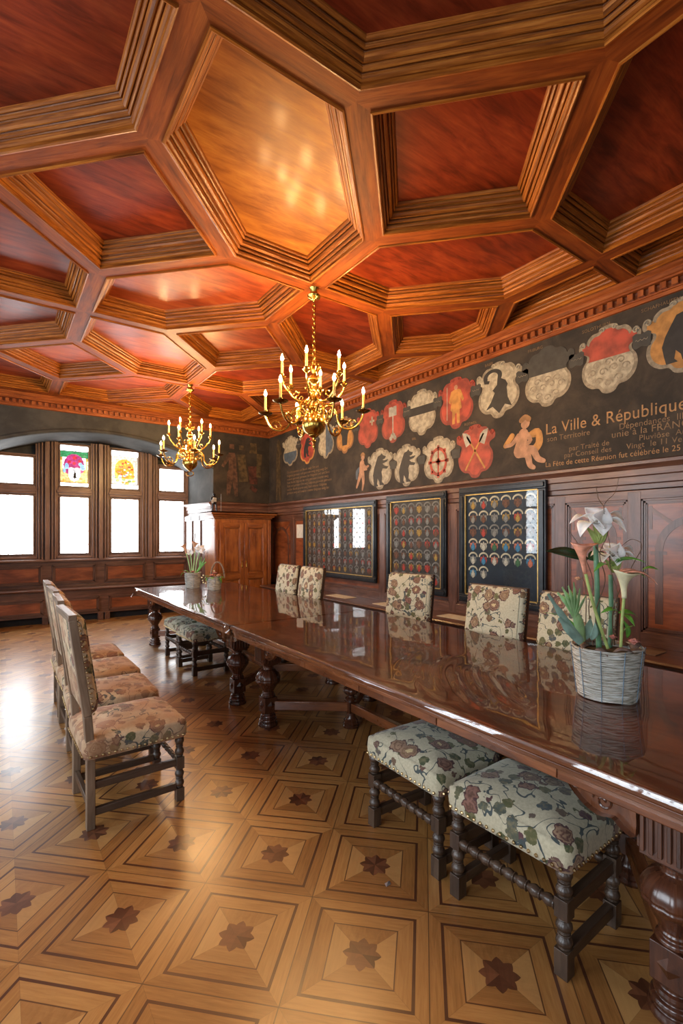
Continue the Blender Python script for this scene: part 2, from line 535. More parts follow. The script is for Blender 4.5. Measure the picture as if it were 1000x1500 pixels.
def _mould():
    """profile up the side of a beam: lip, bead, groove, cove, groove, bead, fillet"""
    d = Vector((.120, ZT - ZB)); L = d.length; d.normalize(); n = Vector((d.y, -d.x)); out = [(0, 0), (0, -.009), (.010, -.012), (.018, -.006)]
    for a, b_, h, kind in ((.10, .27, .013, 'b'), (.27, .31, -.012, 'g'), (.31, .42, .008, 'b'), (.42, .46, -.010, 'g'), (.46, .66, .012, 'b'), (.66, .70, -.012, 'g'), (.70, .80, .007, 'b'), (.80, .84, -.010, 'g'), (.84, .96, .008, 'b')):
        for q in ((.0, .5, 1.0) if kind == 'g' else (0.02, .15, .5, .85, .98)):
            s_ = L * (a + (b_ - a) * q); hh = h * (1 if kind == 'g' else math.sin(PI * (.15 + .7 * q)) if .02 < q < .98 else h and .35)
            p = d * s_ + n * hh; out.append((p.x, p.y))
    out.append((.120, ZT - ZB)); return out
MP = _mould()
HB = .066
for cell in cells:
    poly = [(px(c), py(r)) for c, r in cell]
    for ax, lim, less in ((0, XR - CL, True), (0, XL + CL, False), (1, YF - CL, True), (1, YR + CL, False)):
        if poly: poly = clip(poly, ax, lim, less)
    poly = clean(poly)
    if len(poly) < 3: continue
    n = len(poly)
    if inrad(poly) < HB + .13:
        beam.add([(p[0], p[1], ZB) for p in poly], [tuple(reversed(range(n)))], (0, 1, 0)); continue
    rim = inset(poly, HB)
    for i in range(n):
        j = (i + 1) % n
        a, b = Vector(poly[i]), Vector(poly[j]); d = (b - a).normalized()
        beam.add([(*poly[i], ZB), (*poly[j], ZB), (rim[j].x, rim[j].y, ZB), (rim[i].x, rim[i].y, ZB)], [(3, 2, 1, 0)], (d.x, d.y, 0))
    mo = MB(); rings = [[(q.x, q.y, ZB + h) for q in inset(poly, HB + o)] for o, h in MP]
    for k in range(len(rings) - 1):
        for i in range(n):
            j = (i + 1) % n
            d = (Vector(poly[j]) - Vector(poly[i])).normalized()
            mo.add([rings[k][i], rings[k][j], rings[k + 1][j], rings[k + 1][i]], [(3, 2, 1, 0)], (d.x, d.y, 0))
    mo.build('coffer_moulding', 'ceil_mould', slab, ang=20)
    cx = sum(p[0] for p in poly) / n; cy = sum(p[1] for p in poly) / n
    rp = [(q.x - cx, q.y - cy, 0) for q in inset(poly, HB + .105)]
    po = MB().add(rp, [tuple(reversed(range(n)))]).build('coffer_panel', 'ceil_panel_lamp_gold' if cell[0] == (0, 0) and (2, 2) in [(c_, r_) for c_, r_ in cell] else ('ceil_panel_lamp_orange' if abs(cx - 1.5) < 1 and 4 < cy < 8 else 'ceil_panel'), slab)  # panels around the chandeliers get the tints with painted lamp glow
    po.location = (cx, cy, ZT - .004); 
beam.build('ceiling_beam', 'ceil_beam', slab, ang=20)

# ---- walls
def sweep_wall(name, vs, fs, mat, label): return struct(MB().add(vs, fs).build(name, mat), label, 'wall')
w_r = MB().b2((XR, YR, 0), (XR + .2, YF + .2, ZT)); struct(w_r.build('wall_right', 'plaster'), 'long side wall behind the mural and panelling', 'wall')
# end wall with the arched niche
def archz(x): return AT - AR + math.sqrt(AR * AR - (x - AC) ** 2)
eb = MB()
N = 28
xs = [NX0 + (NX1 - NX0) * i / N for i in range(N + 1)]
fr_top = [(x, YF, archz(x)) for x in xs]
bk = [(x, YW + .12, archz(x)) for x in xs]
vs = fr_top + [(x, YF, ZT) for x in xs]; eb.add(vs, [(i, i + 1, N + 2 + i, N + 1 + i) for i in range(N)])
SP = .12   # splay of the reveals
bks = [(NX0 + SP + (NX1 - NX0 - 2 * SP) * i / N, YW + .12, archz(x)) for i, x in enumerate(xs)]
eb.add(fr_top + bks, [(i, N + 1 + i, N + 2 + i, i + 1) for i in range(N)])
eb.add([(XL, YF, 0), (NX0, YF, 0), (NX0, YF, ZT), (XL, YF, ZT)], [(0, 1, 2, 3)])
eb.add([(NX1, YF, 0), (XR, YF, 0), (XR, YF, ZT), (NX1, YF, ZT)], [(0, 1, 2, 3)])
eb.add([(NX0, YF, 0), (NX0 + SP, YW + .12, 0), (NX0 + SP, YW + .12, archz(NX0)), (NX0, YF, archz(NX0))], [(0, 1, 2, 3)])
eb.add([(NX1, YF, 0), (NX1 - SP, YW + .12, 0), (NX1 - SP, YW + .12, archz(NX1)), (NX1, YF, archz(NX1))], [(3, 2, 1, 0)])
struct(eb.build('wall_end', 'plaster'), 'dark plastered end wall with arched window niche', 'wall')
bw = MB().b2((NX0 - .3, YW + .12, 0), (NX1 + .3, YW + .3, 3.6))
struct(bw.build('wall_niche', 'plaster'), 'wall at the back of the arched window niche', 'wall')
tb = MB().tube([(x, YF - .005, archz(x) - .01) for x in xs], .034, 10)
struct(tb.build('trim_1', 'plaster'), 'rounded edge roll along the window arch', 'trim')

# left wall with its windows, rear wall with windows added for fill
def window_wall(name, p0, p1, wins, z0, z1, mat, nrm, label):
    """p0->p1 horizontal run; wins = list of (start, end) along the run"""
    p0, p1 = Vector(p0), Vector(p1); d = (p1 - p0).normalized(); L = (p1 - p0).length; n = Vector(nrm)
    b = MB()
    def quad(a, c, lo, hi):
        q = [p0 + d * a, p0 + d * c]
        b.add([(q[0].x, q[0].y, lo), (q[1].x, q[1].y, lo), (q[1].x, q[1].y, hi), (q[0].x, q[0].y, hi)], [(0, 1, 2, 3)])
    cur = 0
    for a, c in wins:
        quad(cur, a, 0, ZT); quad(a, c, 0, z0); quad(a, c, z1, ZT); cur = c
        q0, q1 = p0 + d * a, p0 + d * c; o = n * -.3
        for s_, t_ in ((q0, q0), (q1, q1)):
            b.add([(s_.x, s_.y, z0), (s_.x + o.x, s_.y + o.y, z0), (s_.x + o.x, s_.y + o.y, z1), (s_.x, s_.y, z1)], [(0, 1, 2, 3)])
        for zz in (z0, z1):
            b.add([(q0.x, q0.y, zz), (q1.x, q1.y, zz), (q1.x + o.x, q1.y + o.y, zz), (q0.x + o.x, q0.y + o.y, zz)], [(0, 1, 2, 3)])
    quad(cur, L, 0, ZT)
    return struct(b.build(name, mat), label, 'wall')
wl_wins = [(1.2, 2.7), (3.6, 5.1), (6.0, 7.5), (8.4, 9.9)]
window_wall('wall_left', (XL, YR, 0), (XL, YF, 0), wl_wins, 1.0, 3.1, 'plaster', (1, 0, 0), 'long left wall with windows')
rear_fill_wins = [(1.2, 2.8), (4.0, 5.6)]  # unseen glowing windows, added to brighten what faces the camera
window_wall('wall_rear', (XL, YR, 0), (XR, YR, 0), rear_fill_wins, 1.0, 3.1, 'plaster', (0, 1, 0), 'rear wall with windows added as fill light')
wi = 0
def simple_window(q0, q1, z0, z1, n, mat):
    global wi
    wi += 1
    q0, q1, n = Vector(q0), Vector(q1), Vector(n)
    base = (q0 + q1) / 2 - n * .25
    t = thing('window_%d' % (wi + 4), 'leaded window of the hall out of view, rear ones added as fill light', 'window', base, 0, None, 'structure')
    d = (q1 - q0); L = d.length; d.normalize(); rz = math.atan2(d.y, d.x)
    t.rotation_euler.z = rz
    f = MB(); h = z1 - z0
    for x in (-L / 2 + .03, 0, L / 2 - .03): f.b2((x - .03, -.03, z0), (x + .03, .03, z1))
    for z in (z0 + .03, z0 + h * .62, z1 - .03): f.b2((-L / 2, -.03, z - .03), (L / 2, .03, z + .03))
    f.build('window_frame', 'window_wood', t)
    p = MB().add([(-L / 2, 0, z0), (L / 2, 0, z0), (L / 2, 0, z1), (-L / 2, 0, z1)], [(0, 1, 2, 3)]); p.build('pane', mat, t)
for a, c in wl_wins: simple_window((XL, YR + a, 0), (XL, YR + c, 0), 1.0, 3.1, (1, 0, 0), 'pane_left')
for a, c in rear_fill_wins: simple_window((XL + a, YR, 0), (XL + c, YR, 0), 1.0, 3.1, (0, 1, 0), 'pane_rear_fill')

# ---- cornice with dentils
CP = [(0, 3.55), (.025, 3.555), (.025, 3.585), (.035, 3.59), (.035, 3.655), (.085, 3.66), (.085, 3.675), (.10, 3.68), (.115, 3.70), (.115, 3.715), (.135, 3.73), (.15, 3.75), (0, 3.76)]
def cornice(n_, a, b, nrm, label):
    t = MB(); t.extrude(CP, a, b, nrm)
    ob = t.build('trim_%d' % n_, 'cornice_wood', None, ang=20); struct(ob, label, 'trim')
    a, b, n = Vector(a), Vector(b), Vector(nrm); L = (b - a).length; d = (b - a).normalized()
    k = int(L / .085); m = MB()
    for i in range(k):
        c = a + d * ((i + .5) * L / k) + n * .052
        m.box((c.x, c.y, 3.625), (.045, .045, .052) if abs(n.x) > .5 else (.045, .045, .052))
    o2 = m.build('dentil', 'cornice_wood', ob); o2['kind'] = 'stuff'
cornice(2, (XR, YR, 0), (XR, YF, 0), (-1, 0, 0), 'dentilled wooden cornice above the mural')
cornice(3, (XL, YF, 0), (XR, YF, 0), (0, -1, 0), 'dentilled wooden cornice above the window arch')
cornice(4, (XL, YR, 0), (XL, YF, 0), (1, 0, 0), 'dentilled wooden cornice of the left wall')

# ---- wainscot rail profile
RP = [(0, 1.93), (.03, 1.93), (.03, 1.99), (.042, 2.0), (.042, 2.06), (.055, 2.07), (.055, 2.12), (.07, 2.14), (.09, 2.16), (.09, 2.185), (.05, 2.2), (0, 2.205)]
def rail(n_, a, b, nrm, label, mat='wainscot', dz=0):
    t = MB(); t.extrude([(x, z + dz) for x, z in RP], a, b, nrm)
    return struct(t.build('trim_%d' % n_, mat, None, ang=20), label, 'trim')
rail(5, (XR, YR, 0), (XR, YF, 0), (-1, 0, 0), 'moulded rail between mural and panelling')
rail(6, (NX1 - .005, YF, 0), (XR, YF, 0), (0, -1, 0), 'moulded rail behind the wooden cabinet')
tt = MB(); tt.extrude([(x, z) for x, z in RP], (NX1, YF - .02, 0), (NX1 - SP, YW + .1, 0), (-1, 0, 0))
struct(tt.build('trim_7', 'wainscot', None, ang=20), 'moulded rail on the window reveal', 'trim')

# ---- wainscot panels, right wall: stiles at the measured spots, arched inlay in each panel
stiles = [8.9, 7.95, 7.45, 5.33, 4.0, 2.62, 1.94, 1.02, .1, -.9, -1.9]
t = thing('trim_8', 'dark panelled wainscot with inlaid arches on the right wall', 'wainscot', (XR, 0, 0), 0, None, 'structure')
b = MB(); b.b2((-.03, YR, .60), (0, YF, 1.95), (0, 1, 0)); b.build('back_board', 'wainscot_red', t)
for s_ in stiles:
    MB().b2((-.055, s_ - .055, .62), (-.03, s_ + .055, 1.93)).build('stile', 'wainscot', t, .004)
b = MB(); b.b2((-.054, YR, 1.86), (-.03, YF, 1.94), (0, 1, 0)); b.b2((-.054, YR, .6), (-.03, YF, .72), (0, 1, 0)); b.build('panel_rail', 'wainscot', t, .004)
for i in range(len(stiles) - 1):
    y1, y0 = stiles[i] - .055, stiles[i + 1] + .055
    b = MB()
    for k, (o, d_) in enumerate(((0, .020), (.018, .012), (.03, .007))):
        w_ = .014
        for lo, hi in (((y0 + o, .72 + o), (y0 + o + w_, 1.86 - o)), ((y1 - o - w_, .72 + o), (y1 - o, 1.86 - o)), ((y0 + o, 1.86 - o - w_), (y1 - o, 1.86 - o)), ((y0 + o, .72 + o), (y1 - o, .72 + o + w_))):
            b.b2((-.03 - d_, lo[0], lo[1]), (-.03, hi[0], hi[1]))
    b.build('panel_moulding', 'wainscot', t)
    W = y1 - y0
    if .4 < W < 1.2:
        b = MB(); cy = (y0 + y1) / 2; ro, ri = W / 2 - .10, W / 2 - .16; zc = 1.72 - ro
        f = lambda u, v, d_: (-.030 - d_, u, v)
        pts = [(cy + ro * math.cos(PI * k / 20), zc + ro * math.sin(PI * k / 20)) for k in range(21)] + [(cy + ri * math.cos(PI * k / 20), zc + ri * math.sin(PI * k / 20)) for k in range(20, -1, -1)]
        b.plate(pts, f, .0024)
        for sg in (-1, 1):
            b.b2((-.032, cy + sg * ri, .80), (-.030, cy + sg * ro, zc)); b.b2((-.0315, cy + sg * (ri - .03), zc - .03), (-.0305, cy + sg * (ro + .035), zc))
            b.bar((-.0308, cy + sg * (W / 2 - .05), 1.79), (-.0308, cy + sg * (ri * .72), zc + ri * .95), .002, .03)
            b.b2((-.0322, cy + sg * (W / 2 - .08), 1.6), (-.0305, cy + sg * (W / 2 - .055), 1.80))
        b.build('arch_inlay', 'wainscot', t)
# rear of the end wall, right of the niche
t = thing('trim_9', 'dark panelled wainscot beside the cabinet', 'wainscot', (0, YF, 0), 0, None, 'structure')
b = MB(); b.b2((NX1, -.03, 0), (XR, 0, 1.95)); b.b2((NX1, -.05, 1.86), (XR, -.03, 1.94))
for s_ in (NX1 + .05, 4.0, XR - .08): b.b2((s_ - .05, -.05, 0), (s_ + .05, -.03, 1.94), (0, 0, 1))
b.build('panel', 'wainscot', t, .004)
# panelled reveal between cabinet and window
t = thing('trim_10', 'panelled wooden lining of the window reveal', 'wainscot', (NX1 - .02, YF, 0), math.atan2(1.32, -SP) - PI / 2, None, 'structure')
b = MB(); b.b2((-.04, 0, 0), (-.005, 1.25, 1.95), (0, 0, 1)); b.build('panel', 'wainscot', t)
b = MB()
for y_ in (.04, .44, .84, 1.2): b.b2((-.06, y_ - .04, 0), (-.04, y_ + .04, 1.94), (0, 0, 1))
b.b2((-.06, 0, 1.84), (-.04, 1.25, 1.94), (0, 1, 0)); b.build('stile', 'wainscot', t, .004)

# ================================================================ END WINDOWS
wx = [(-.06, .51), (.86, 1.39), (1.72, 2.28), (2.62, 3.18)]
wtop = [2.97, 3.25, 3.25, 3.00]
TR0, TR1, SILL = 2.29, 2.43, 1.18
t = thing('trim_11', 'heavy moulded wooden mullions and transoms of the end windows', 'window surround', (0, YW, 0), 0, None, 'structure')
edges = [NX0 + SP - .02] + [v for p in wx for v in p] + [NX1 - SP + .02]
b = MB()
def face(x0, x1, z0, z1, y0=-.02, y1=.10): b.b2((x0, y0, z0), (x1, y1, z1))
for i in range(0, len(edges), 2):
    x0, x1 = edges[i], edges[i + 1]; tall = i in (2, 4, 6)
    top = min(archz(min(max(x0, NX0), NX1)), archz(min(max(x1, NX0), NX1))) - .01
    if i in (2, 6): top = 3.29
    face(x0, x1, 1.08, min(top, 3.30))
    c = (x0 + x1) / 2
    if x1 - x0 > .25:
        for off, dd, ww in ((0, .10, .07), (-.075, .07, .022), (.075, .07, .022), (-.125, .045, .02), (.125, .045, .02)):
            b.b2((c + off - ww / 2, -.02 - dd, 1.10), (c + off + ww / 2, -.02, min(top, 3.28)), (0, 0, 1))
b.build('mullion', 'window_wood', t, .004)
for (x0, x1), zt in zip(wx, wtop):
    b = MB(); face(x0, x1, TR0, TR1, -.04, .1); face(x0, x1, 1.06, SILL, -.03, .1)
    face(x0, x1, zt, min(archz(x0), archz(x1)) - .03, -.02, .1)
    b.b2((x0 - .02, -.07, TR0 + .045), (x1 + .02, -.04, TR1 - .045)); b.b2((x0 - .02, -.06, SILL - .05), (x1 + .02, -.03, SILL - .02))
    b.build('transom', 'window_wood', t, .004)
    b = MB()
    for z0, z1 in ((SILL, TR0), (TR1, zt)):
        for k in range(3):
            o = .012 * k; d_ = .02 - .02 * k
            b.b2((x0 + o, -.0 + d_, z0), (x0 + o + .012, .09, z1)); b.b2((x1 - o - .012, d_, z0), (x1 - o, .09, z1))
            b.b2((x0, d_, z1 - o - .012), (x1, .09, z1 - o)); b.b2((x0, d_, z0 + o), (x1, .09, z0 + o + .012))
    b.build('casement', 'window_wood', t)
def stained(parent, x0, x1, z0, z1, kind):
    """small stained glass picture, pieces of coloured glass in leads"""
    y = -.006
    W, H = x1 - x0, z1 - z0
    f = lambda u, v, d_: (x0 + u * W, y - d_, z0 + v * H)
    def piece(name, polys, c, s=1.0, d_=.003, off=0.0):
        key = 'glass_%.2f_%.2f_%.2f' % c
        if key not in M:
            m, nt, p = newmat(key)
            n = noise(coord('Object'), 26, 3)
            cc = mix(n.step(.35, .65), tuple(v * .45 for v in c), c)
            fin(nt, p, tuple(v * .3 for v in c), .2); nt.links.new(cc, p.inputs['Emission Color']); p.inputs['Emission Strength'].default_value = s
            M[key] = m
        b = MB()
        for P in polys: b.plate(P, lambda u, v, d2: (x0 + u * W, y - off - d2, z0 + v * H), d_)
        b.build(name, key, parent)
    rect = lambda a, b_, c, d_: [(a, b_), (c, b_), (c, d_), (a, d_)]
    circ = lambda cx, cy, rx, ry, n=14, a0=0, a1=2 * PI: [(cx + rx * math.cos(a0 + (a1 - a0) * i / n), cy + ry * math.sin(a0 + (a1 - a0) * i / n)) for i in range(n + (1 if a1 - a0 < 6.2 else 0))]
    if kind == 0:
        piece('green_glass', [rect(0, .80, 1, .99)], (.03, .30, .12), 1.0, .002)
        piece('amber_glass', [rect(0, 0, 1, .45), rect(0, .7, .1, .8), rect(.9, .7, 1, .8)], (.72, .40, .08), 1.0, .003)
        piece('purple_glass', [circ(.5, .55, .38, .37)], (.42, .03, .20), 1.1, .003, .003)
        piece('column_glass', [rect(.02, .05, .10, .7), rect(.90, .05, .98, .7)], (.80, .62, .25), 1.2, .003, .003)
        piece('blue_glass', [circ(.24, .52, .07, .10), circ(.80, .50, .09, .10), circ(.72, .60, .07, .06), circ(.16, .38, .05, .08)], (.22, .45, .75), 1.3, .002, .006)
        piece('red_glass', [circ(.33, .66, .07, .045), circ(.52, .80, .08, .06), circ(.70, .70, .07, .04), circ(.5, .62, .06, .05)], (.55, .02, .05), 1.2, .002, .007)
        piece('ochre_glass', [circ(.2, .2, .12, .1), circ(.82, .22, .12, .12), circ(.5, .08, .3, .05)], (.85, .55, .25), 1.1, .002, .007)
        sh = [(.30, .46), (.30, .22), (.36, .10), (.5, .04), (.64, .10), (.72, .22), (.72, .46), (.60, .49), (.5, .46), (.40, .49)]
        piece('shield_glass', [sh], (.95, .95, .95), 1.9, .003, .010)
        cr = crozier()
        b = MB(); b.plate([(.51 + (u) * .34, .12 + v * .31) for u, v in cr], lambda u, v, d2: (x0 + u * W, y - .014 - d2, z0 + v * H), .002); b.build('crozier_lead', 'dark', parent)
    else:
        piece('white_border', [rect(0, .0, 1, .98)], (.78, .72, .62), 1.1, .002)
        piece('arch_glass', [circ(.5, .55, .43, .40)], (.80, .72, .50), 1.3, .002, .003)
        piece('yellow_ground', [circ(.5, .55, .35, .33), rect(.15, .2, .85, .55)], (.72, .42, .05), 1.0, .002, .006)
        cs = [(.60, .02, .02), (.85, .55, .05), (.9, .88, .8), (.35, .02, .02), (.12, .30, .10), (.9, .9, .9)]
        rnd = random.Random(3)
        for k in range(34):
            u, v = rnd.uniform(.2, .8), rnd.uniform(.32, .82)
            if (u - .5) ** 2 / .1 + (v - .55) ** 2 / .09 > 1: continue
            c = cs[k % 4]
            piece('glass_piece', [circ(u, v, .045, .035, 7)], c, 1.1, .002, .008 + .0003 * k)
        for k in range(16):
            u, v = rnd.uniform(.08, .92), rnd.uniform(.03, .30)
            piece('glass_piece', [circ(u, v, .07, .04, 6)], [(.08, .35, .10), (.75, .22, .03), (.10, .28, .60), (.85, .88, .9), (.7, .55, .08)][k % 5], 1.1, .002, .009 + .0003 * k)
    b = MB()
    for q in (0, 1):
        b.b2((x0 + q * W - .006, y - .012, z0), (x0 + q * W + .006, y, z1)); b.b2((x0, y - .012, z0 + q * H - .006), (x1, y, z0 + q * H + .006))
    b.build('lead_frame', 'lead', parent)
def crozier(n=18):
    """black crozier (bishop's staff head), unit box outline, centred on 0"""
    pts = []
    cx, cy, r = -.10, .80, .17
    for i in range(n + 1):
        a = -.15 * PI + 1.25 * PI * i / n
        pts.append((cx + r * math.cos(a), cy + r * math.sin(a)))
    inner = [(cx + (r - .075) * math.cos(-.05 * PI + 1.15 * PI * i / n), cy + (r - .075) * math.sin(-.05 * PI + 1.15 * PI * i / n)) for i in range(n, -1, -1)]
    hook = pts + [(cx - r + .02, cy - .11), (cx - .07, cy - .13), (cx - .05, cy - .07), (cx - .10, cy - .05)] + inner
    body = [(-.02, .60), (-.10, .50), (-.06, .44), (-.13, .25), (-.22, .10), (-.10, .15), (.02, -.02), (.12, .15), (.24, .08), (.17, .28), (.15, .50), (.17, .56), (.13, .66)]
    return hook + body
for i, ((x0, x1), zt) in enumerate(zip(wx, wtop)):
    t = thing('window_%d' % (i + 1), ['leaded frosted window at the left edge', 'tall leaded window with white crozier shield in stained glass', 'tall leaded window with red and yellow stained glass picture', 'leaded frosted window beside the far cabinet'][i], 'window', (0, YW + .06, 0), 0, None, 'structure')
    for z0, z1 in ((SILL + .03, TR0 - .03), (TR1 + .03, zt - .03)):
        MB().add([(x0, 0, z0), (x1, 0, z0), (x1, 0, z1), (x0, 0, z1)], [(0, 1, 2, 3)]).build('pane', 'pane_end', t)
        b = MB(); k = 0
        for q in range(9):
            zz = z0 + (z1 - z0) * (q + .5) / 9
            for xe in (x0 + .032, x1 - .032): b.ball((xe, -.005, zz), .008, 6, 4)
        for q in range(5):
            xe = x0 + (x1 - x0) * (q + .5) / 5
            for zz in (z0 + .008, z1 - .008): b.ball((xe, -.005, zz), .008, 6, 4)
        b.build('lead_clip', 'lead', t)
    if i in (1, 2): stained(t, x0 + .03, x1 - .03, TR1 + (.10 if i == 1 else .12), zt - .13, i - 1)

# sill and panelled back below windows, bench / heater casing in the niche
t = thing('trim_12', 'panelled wooden window sill and back above the bench', 'wainscot', (0, YW, 0), 0, None, 'structure')
b = MB(); b.extrude([(0, 1.06), (.05, 1.06), (.06, 1.075), (.085, 1.08), (.085, 1.10), (.07, 1.115), (0, 1.12)], (NX0, -.02, 0), (NX1, -.02, 0), (0, -1, 0)); b.build('window_sill', 'window_wood', t, 0, 20)
PXS = [-.30, .685, 1.555, 2.45, 3.27]
MB().b2((NX0, -.04, .55), (NX1, .1, 1.06), (1, 0, 0)).build('back_board', 'wainscot', t)
for i in range(4):
    a, c = PXS[i] + .08, PXS[i + 1] - .08
    b = MB(); 
    for o, d_ in ((0, .03), (.02, .018), (.035, .008)):
        for lo, hi in (((a + o, .66 + o), (a + o + .018, 1.0 - o)), ((c - o - .018, .66 + o), (c - o, 1.0 - o)), ((a + o, .982 - o), (c - o, 1.0 - o)), ((a + o, .66 + o), (c - o, .678 + o))):
            b.b2((lo[0], -.04 - d_, lo[1]), (hi[0], -.04, hi[1]))
    b.build('panel_moulding', 'wainscot', t)
    MB().b2((a + .05, -.048, .71), (c - .05, -.04, .95), (1, 0, 0)).build('panel', 'wainscot_red', t)
t = thing('window_bench', 'long dark panelled bench along the wall under the end windows', 'bench', (1.46, 9.94, 0))
b = MB(); lx0, lx1 = NX0 + .08 - 1.46, NX1 - .12 - 1.46
b.extrude([(0, .565), (.215, .565), (.235, .572), (.245, .585), (.235, .598), (.215, .602), (0, .602)], (lx0, .0, 0), (lx1, .0, 0), (0, -1, 0))
b.b2((lx0, 0, .565), (lx1, .215, .602)); b.build('seat', 'wainscot', t, 0, 20)
MB().b2((lx0, -.185, .13), (lx1, -.165, .565), (1, 0, 0)).build('front_board', 'wainscot', t)
for i in range(4):
    a, c = PXS[i] + .08 - 1.46, min(PXS[i + 1] - .08, NX1 - .15) - 1.46
    b = MB()
    for o, d_ in ((0, .028), (.018, .018), (.034, .008)):
        for lo, hi in (((a + o, .17 + o), (a + o + .016, .43 - o)), ((c - o - .016, .17 + o), (c - o, .43 - o)), ((a + o, .414 - o), (c - o, .43 - o)), ((a + o, .17 + o), (c - o, .186 + o))):
            b.b2((lo[0], -.185 - d_, lo[1]), (hi[0], -.185, hi[1]))
    b.build('panel_moulding', 'wainscot', t)
    MB().b2((a + .05, -.194, .215), (c - .05, -.185, .385), (1, 0, 0)).build('panel', 'wainscot_red', t)
for i, x_ in enumerate(PXS):
    for s_ in (-.055, .055):
        xx = min(max(x_ + s_ - 1.46, lx0 + .06), lx1 - .06)
        MB().b2((xx - .045, -.195, 0), (xx + .045, -.06, .135)).build('foot', 'wainscot', t, .004)
b = MB(); b.b2((lx0, -.06, 0), (lx1, -.04, .13)); b.build('heater_grille', 'dark_gap', t)

# ================================================================ RIGHT WALL BENCH
t = thing('wall_bench', 'long dark wooden bench along the right wall below the framed displays', 'bench', (4.25, 3.6, 0))
y0, y1 = YR + .05 - 3.6, 8.35 - 3.6
b = MB(); b.extrude([(0, .56), (.20, .56), (.225, .568), (.235, .583), (.225, .598), (.20, .602), (0, .602)], (0, y0, 0), (0, y1, 0), (-1, 0, 0)); b.b2((0, y0, .56), (.245, y1, .602), (0, 1, 0))
b.build('seat', 'wainscot', t, 0, 20)
MB().b2((-.18, y0, .10), (-.16, y1, .56), (0, 1, 0)).build('front_board', 'wainscot', t)
b = MB(); b.b2((-.14, y0, 0), (-.12, y1, .10), (0, 1, 0)); b.build('plinth', 'dark_gap', t)
k = y0 + .1
while k < y1 - .9:
    b = MB()
    for o, d_ in ((0, .022), (.018, .012)):
        for lo, hi in (((k + o, .16 + o), (k + o + .016, .49 - o)), ((k + .85 - o - .016, .16 + o), (k + .85 - o, .49 - o)), ((k + o, .474 - o), (k + .85 - o, .49 - o)), ((k + o, .16 + o), (k + .85 - o, .176 + o))):
            b.b2((-.18 - d_, lo[0], lo[1]), (-.18, hi[0], hi[1]))
    b.build('panel_moulding', 'wainscot', t)
    k += .95
# papers lying on it
for (y_, l_, wd, rz_, lab) in ((6.05, .52, .22, .02, 'pale printed sheet lying on the wall bench under the far long frame'), (4.95, .42, .22, -.05, 'pale printed sheet lying on the wall bench left of the narrow frame'), (3.70, .50, .22, .03, 'pale printed sheet lying on the wall bench between narrow and tall frame'), (1.88, .46, .20, .0, 'pale wood-coloured board lying on the wall bench beyond the flower basket')):
    o = MB().box((0, 0, .004), (wd, l_, .006)).build('paper_sheet', 'paper' if 'board' not in lab else 'chair_wood_worn')
    o.location = (4.28, y_, .6025); o.rotation_euler.z = rz_; tag(o, lab, 'paper')

# ================================================================ MURAL ON THE RIGHT WALL
def flatcol(name, c, var=.22, rough=.6, ns=14):
    plain(name, c, rough, 0, var, ns); return name
flatcol('paint_white', (.31, .28, .21), .3, .6, 20); flatcol('paint_white_dark', (.21, .18, .13), .3, .6, 26); flatcol('paint_red', (.28, .040, .022), .4, .6, 7)
flatcol('paint_red_dark', (.20, .03, .018)); flatcol('paint_gold', (.36, .17, .04), .25); flatcol('paint_gold_dark', (.20, .09, .03))
flatcol('paint_black', (.014, .013, .013), .3); flatcol('paint_blue', (.06, .085, .12)); flatcol('paint_skin', (.34, .18, .105), .25)
flatcol('paint_skin_dark', (.17, .08, .045)); flatcol('paint_hair', (.22, .11, .04)); flatcol('paint_steel', (.30, .29, .25)); flatcol('paint_script', (.30, .16, .06), .3)
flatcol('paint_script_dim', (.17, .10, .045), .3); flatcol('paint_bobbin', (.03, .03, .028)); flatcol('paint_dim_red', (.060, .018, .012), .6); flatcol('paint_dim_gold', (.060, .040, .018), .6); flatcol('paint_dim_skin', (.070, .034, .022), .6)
mural = thing('mural', 'long dark painted mural with heraldic shields, cherubs and old French lettering', 'mural', (XR, 0, 0))
MD = -.012
MB().b2((MD, YR, 2.205), (0, YF, 3.55), (0, 1, 0)).build('painted_ground', 'mural_canvas', mural)
def mf(yc, zc, w_=1, h_=1, off=0):
    return lambda u, v, d_: (MD - off - d_, yc - u * w_, zc + v * h_)
def mplate(name, mat, polys, yc, zc, w_=1, h_=1, off=0, t=.0015, parent=None):
    b = MB()
    for P in polys: b.plate(P, mf(yc, zc, w_, h_, off), t)
    return b.build(name, mat, parent or mural)
def strokes(P, rad):
    """outline of a tapering stroke"""
    n = len(P); L = []; Rr = []
    if not isinstance(rad, (list, tuple)): rad = [rad] * n
    for i in range(n):
        a, b_ = P[max(i - 1, 0)], P[min(i + 1, n - 1)]
        dx, dy = b_[0] - a[0], b_[1] - a[1]; l = math.hypot(dx, dy) or 1
        nx, ny = -dy / l * rad[i], dx / l * rad[i]
        L.append((P[i][0] + nx, P[i][1] + ny)); Rr.append((P[i][0] - nx, P[i][1] - ny))
    return L + Rr[::-1]
def disc(cx, cy, rx, ry=None, n=16): 
    ry = ry or rx
    return [(cx + rx * math.cos(2 * PI * i / n), cy + ry * math.sin(2 * PI * i / n)) for i in range(n)]
def rect(a, b_, c, d_): return [(a, b_), (c, b_), (c, d_), (a, d_)]
half = [(0, 0), (.10, .025), (.17, .10), (.29, .12), (.40, .20), (.455, .33), (.44, .46), (.375, .55), (.37, .62), (.43, .66), (.50, .70), (.50, .80), (.43, .84), (.38, .80), (.35, .86), (.27, .92), (.17, .93), (.10, .985)]
def shield_outline(k=1.0, flip=False):
    r = [(x, z) for x, z in half]; l = [(-x, z) for x, z in reversed(half[1:])]
    P = catmull(r + [(0, 1.0)] + l, 4)
    return [(x * k, .5 + (z - .5) * k) for x, z in P]
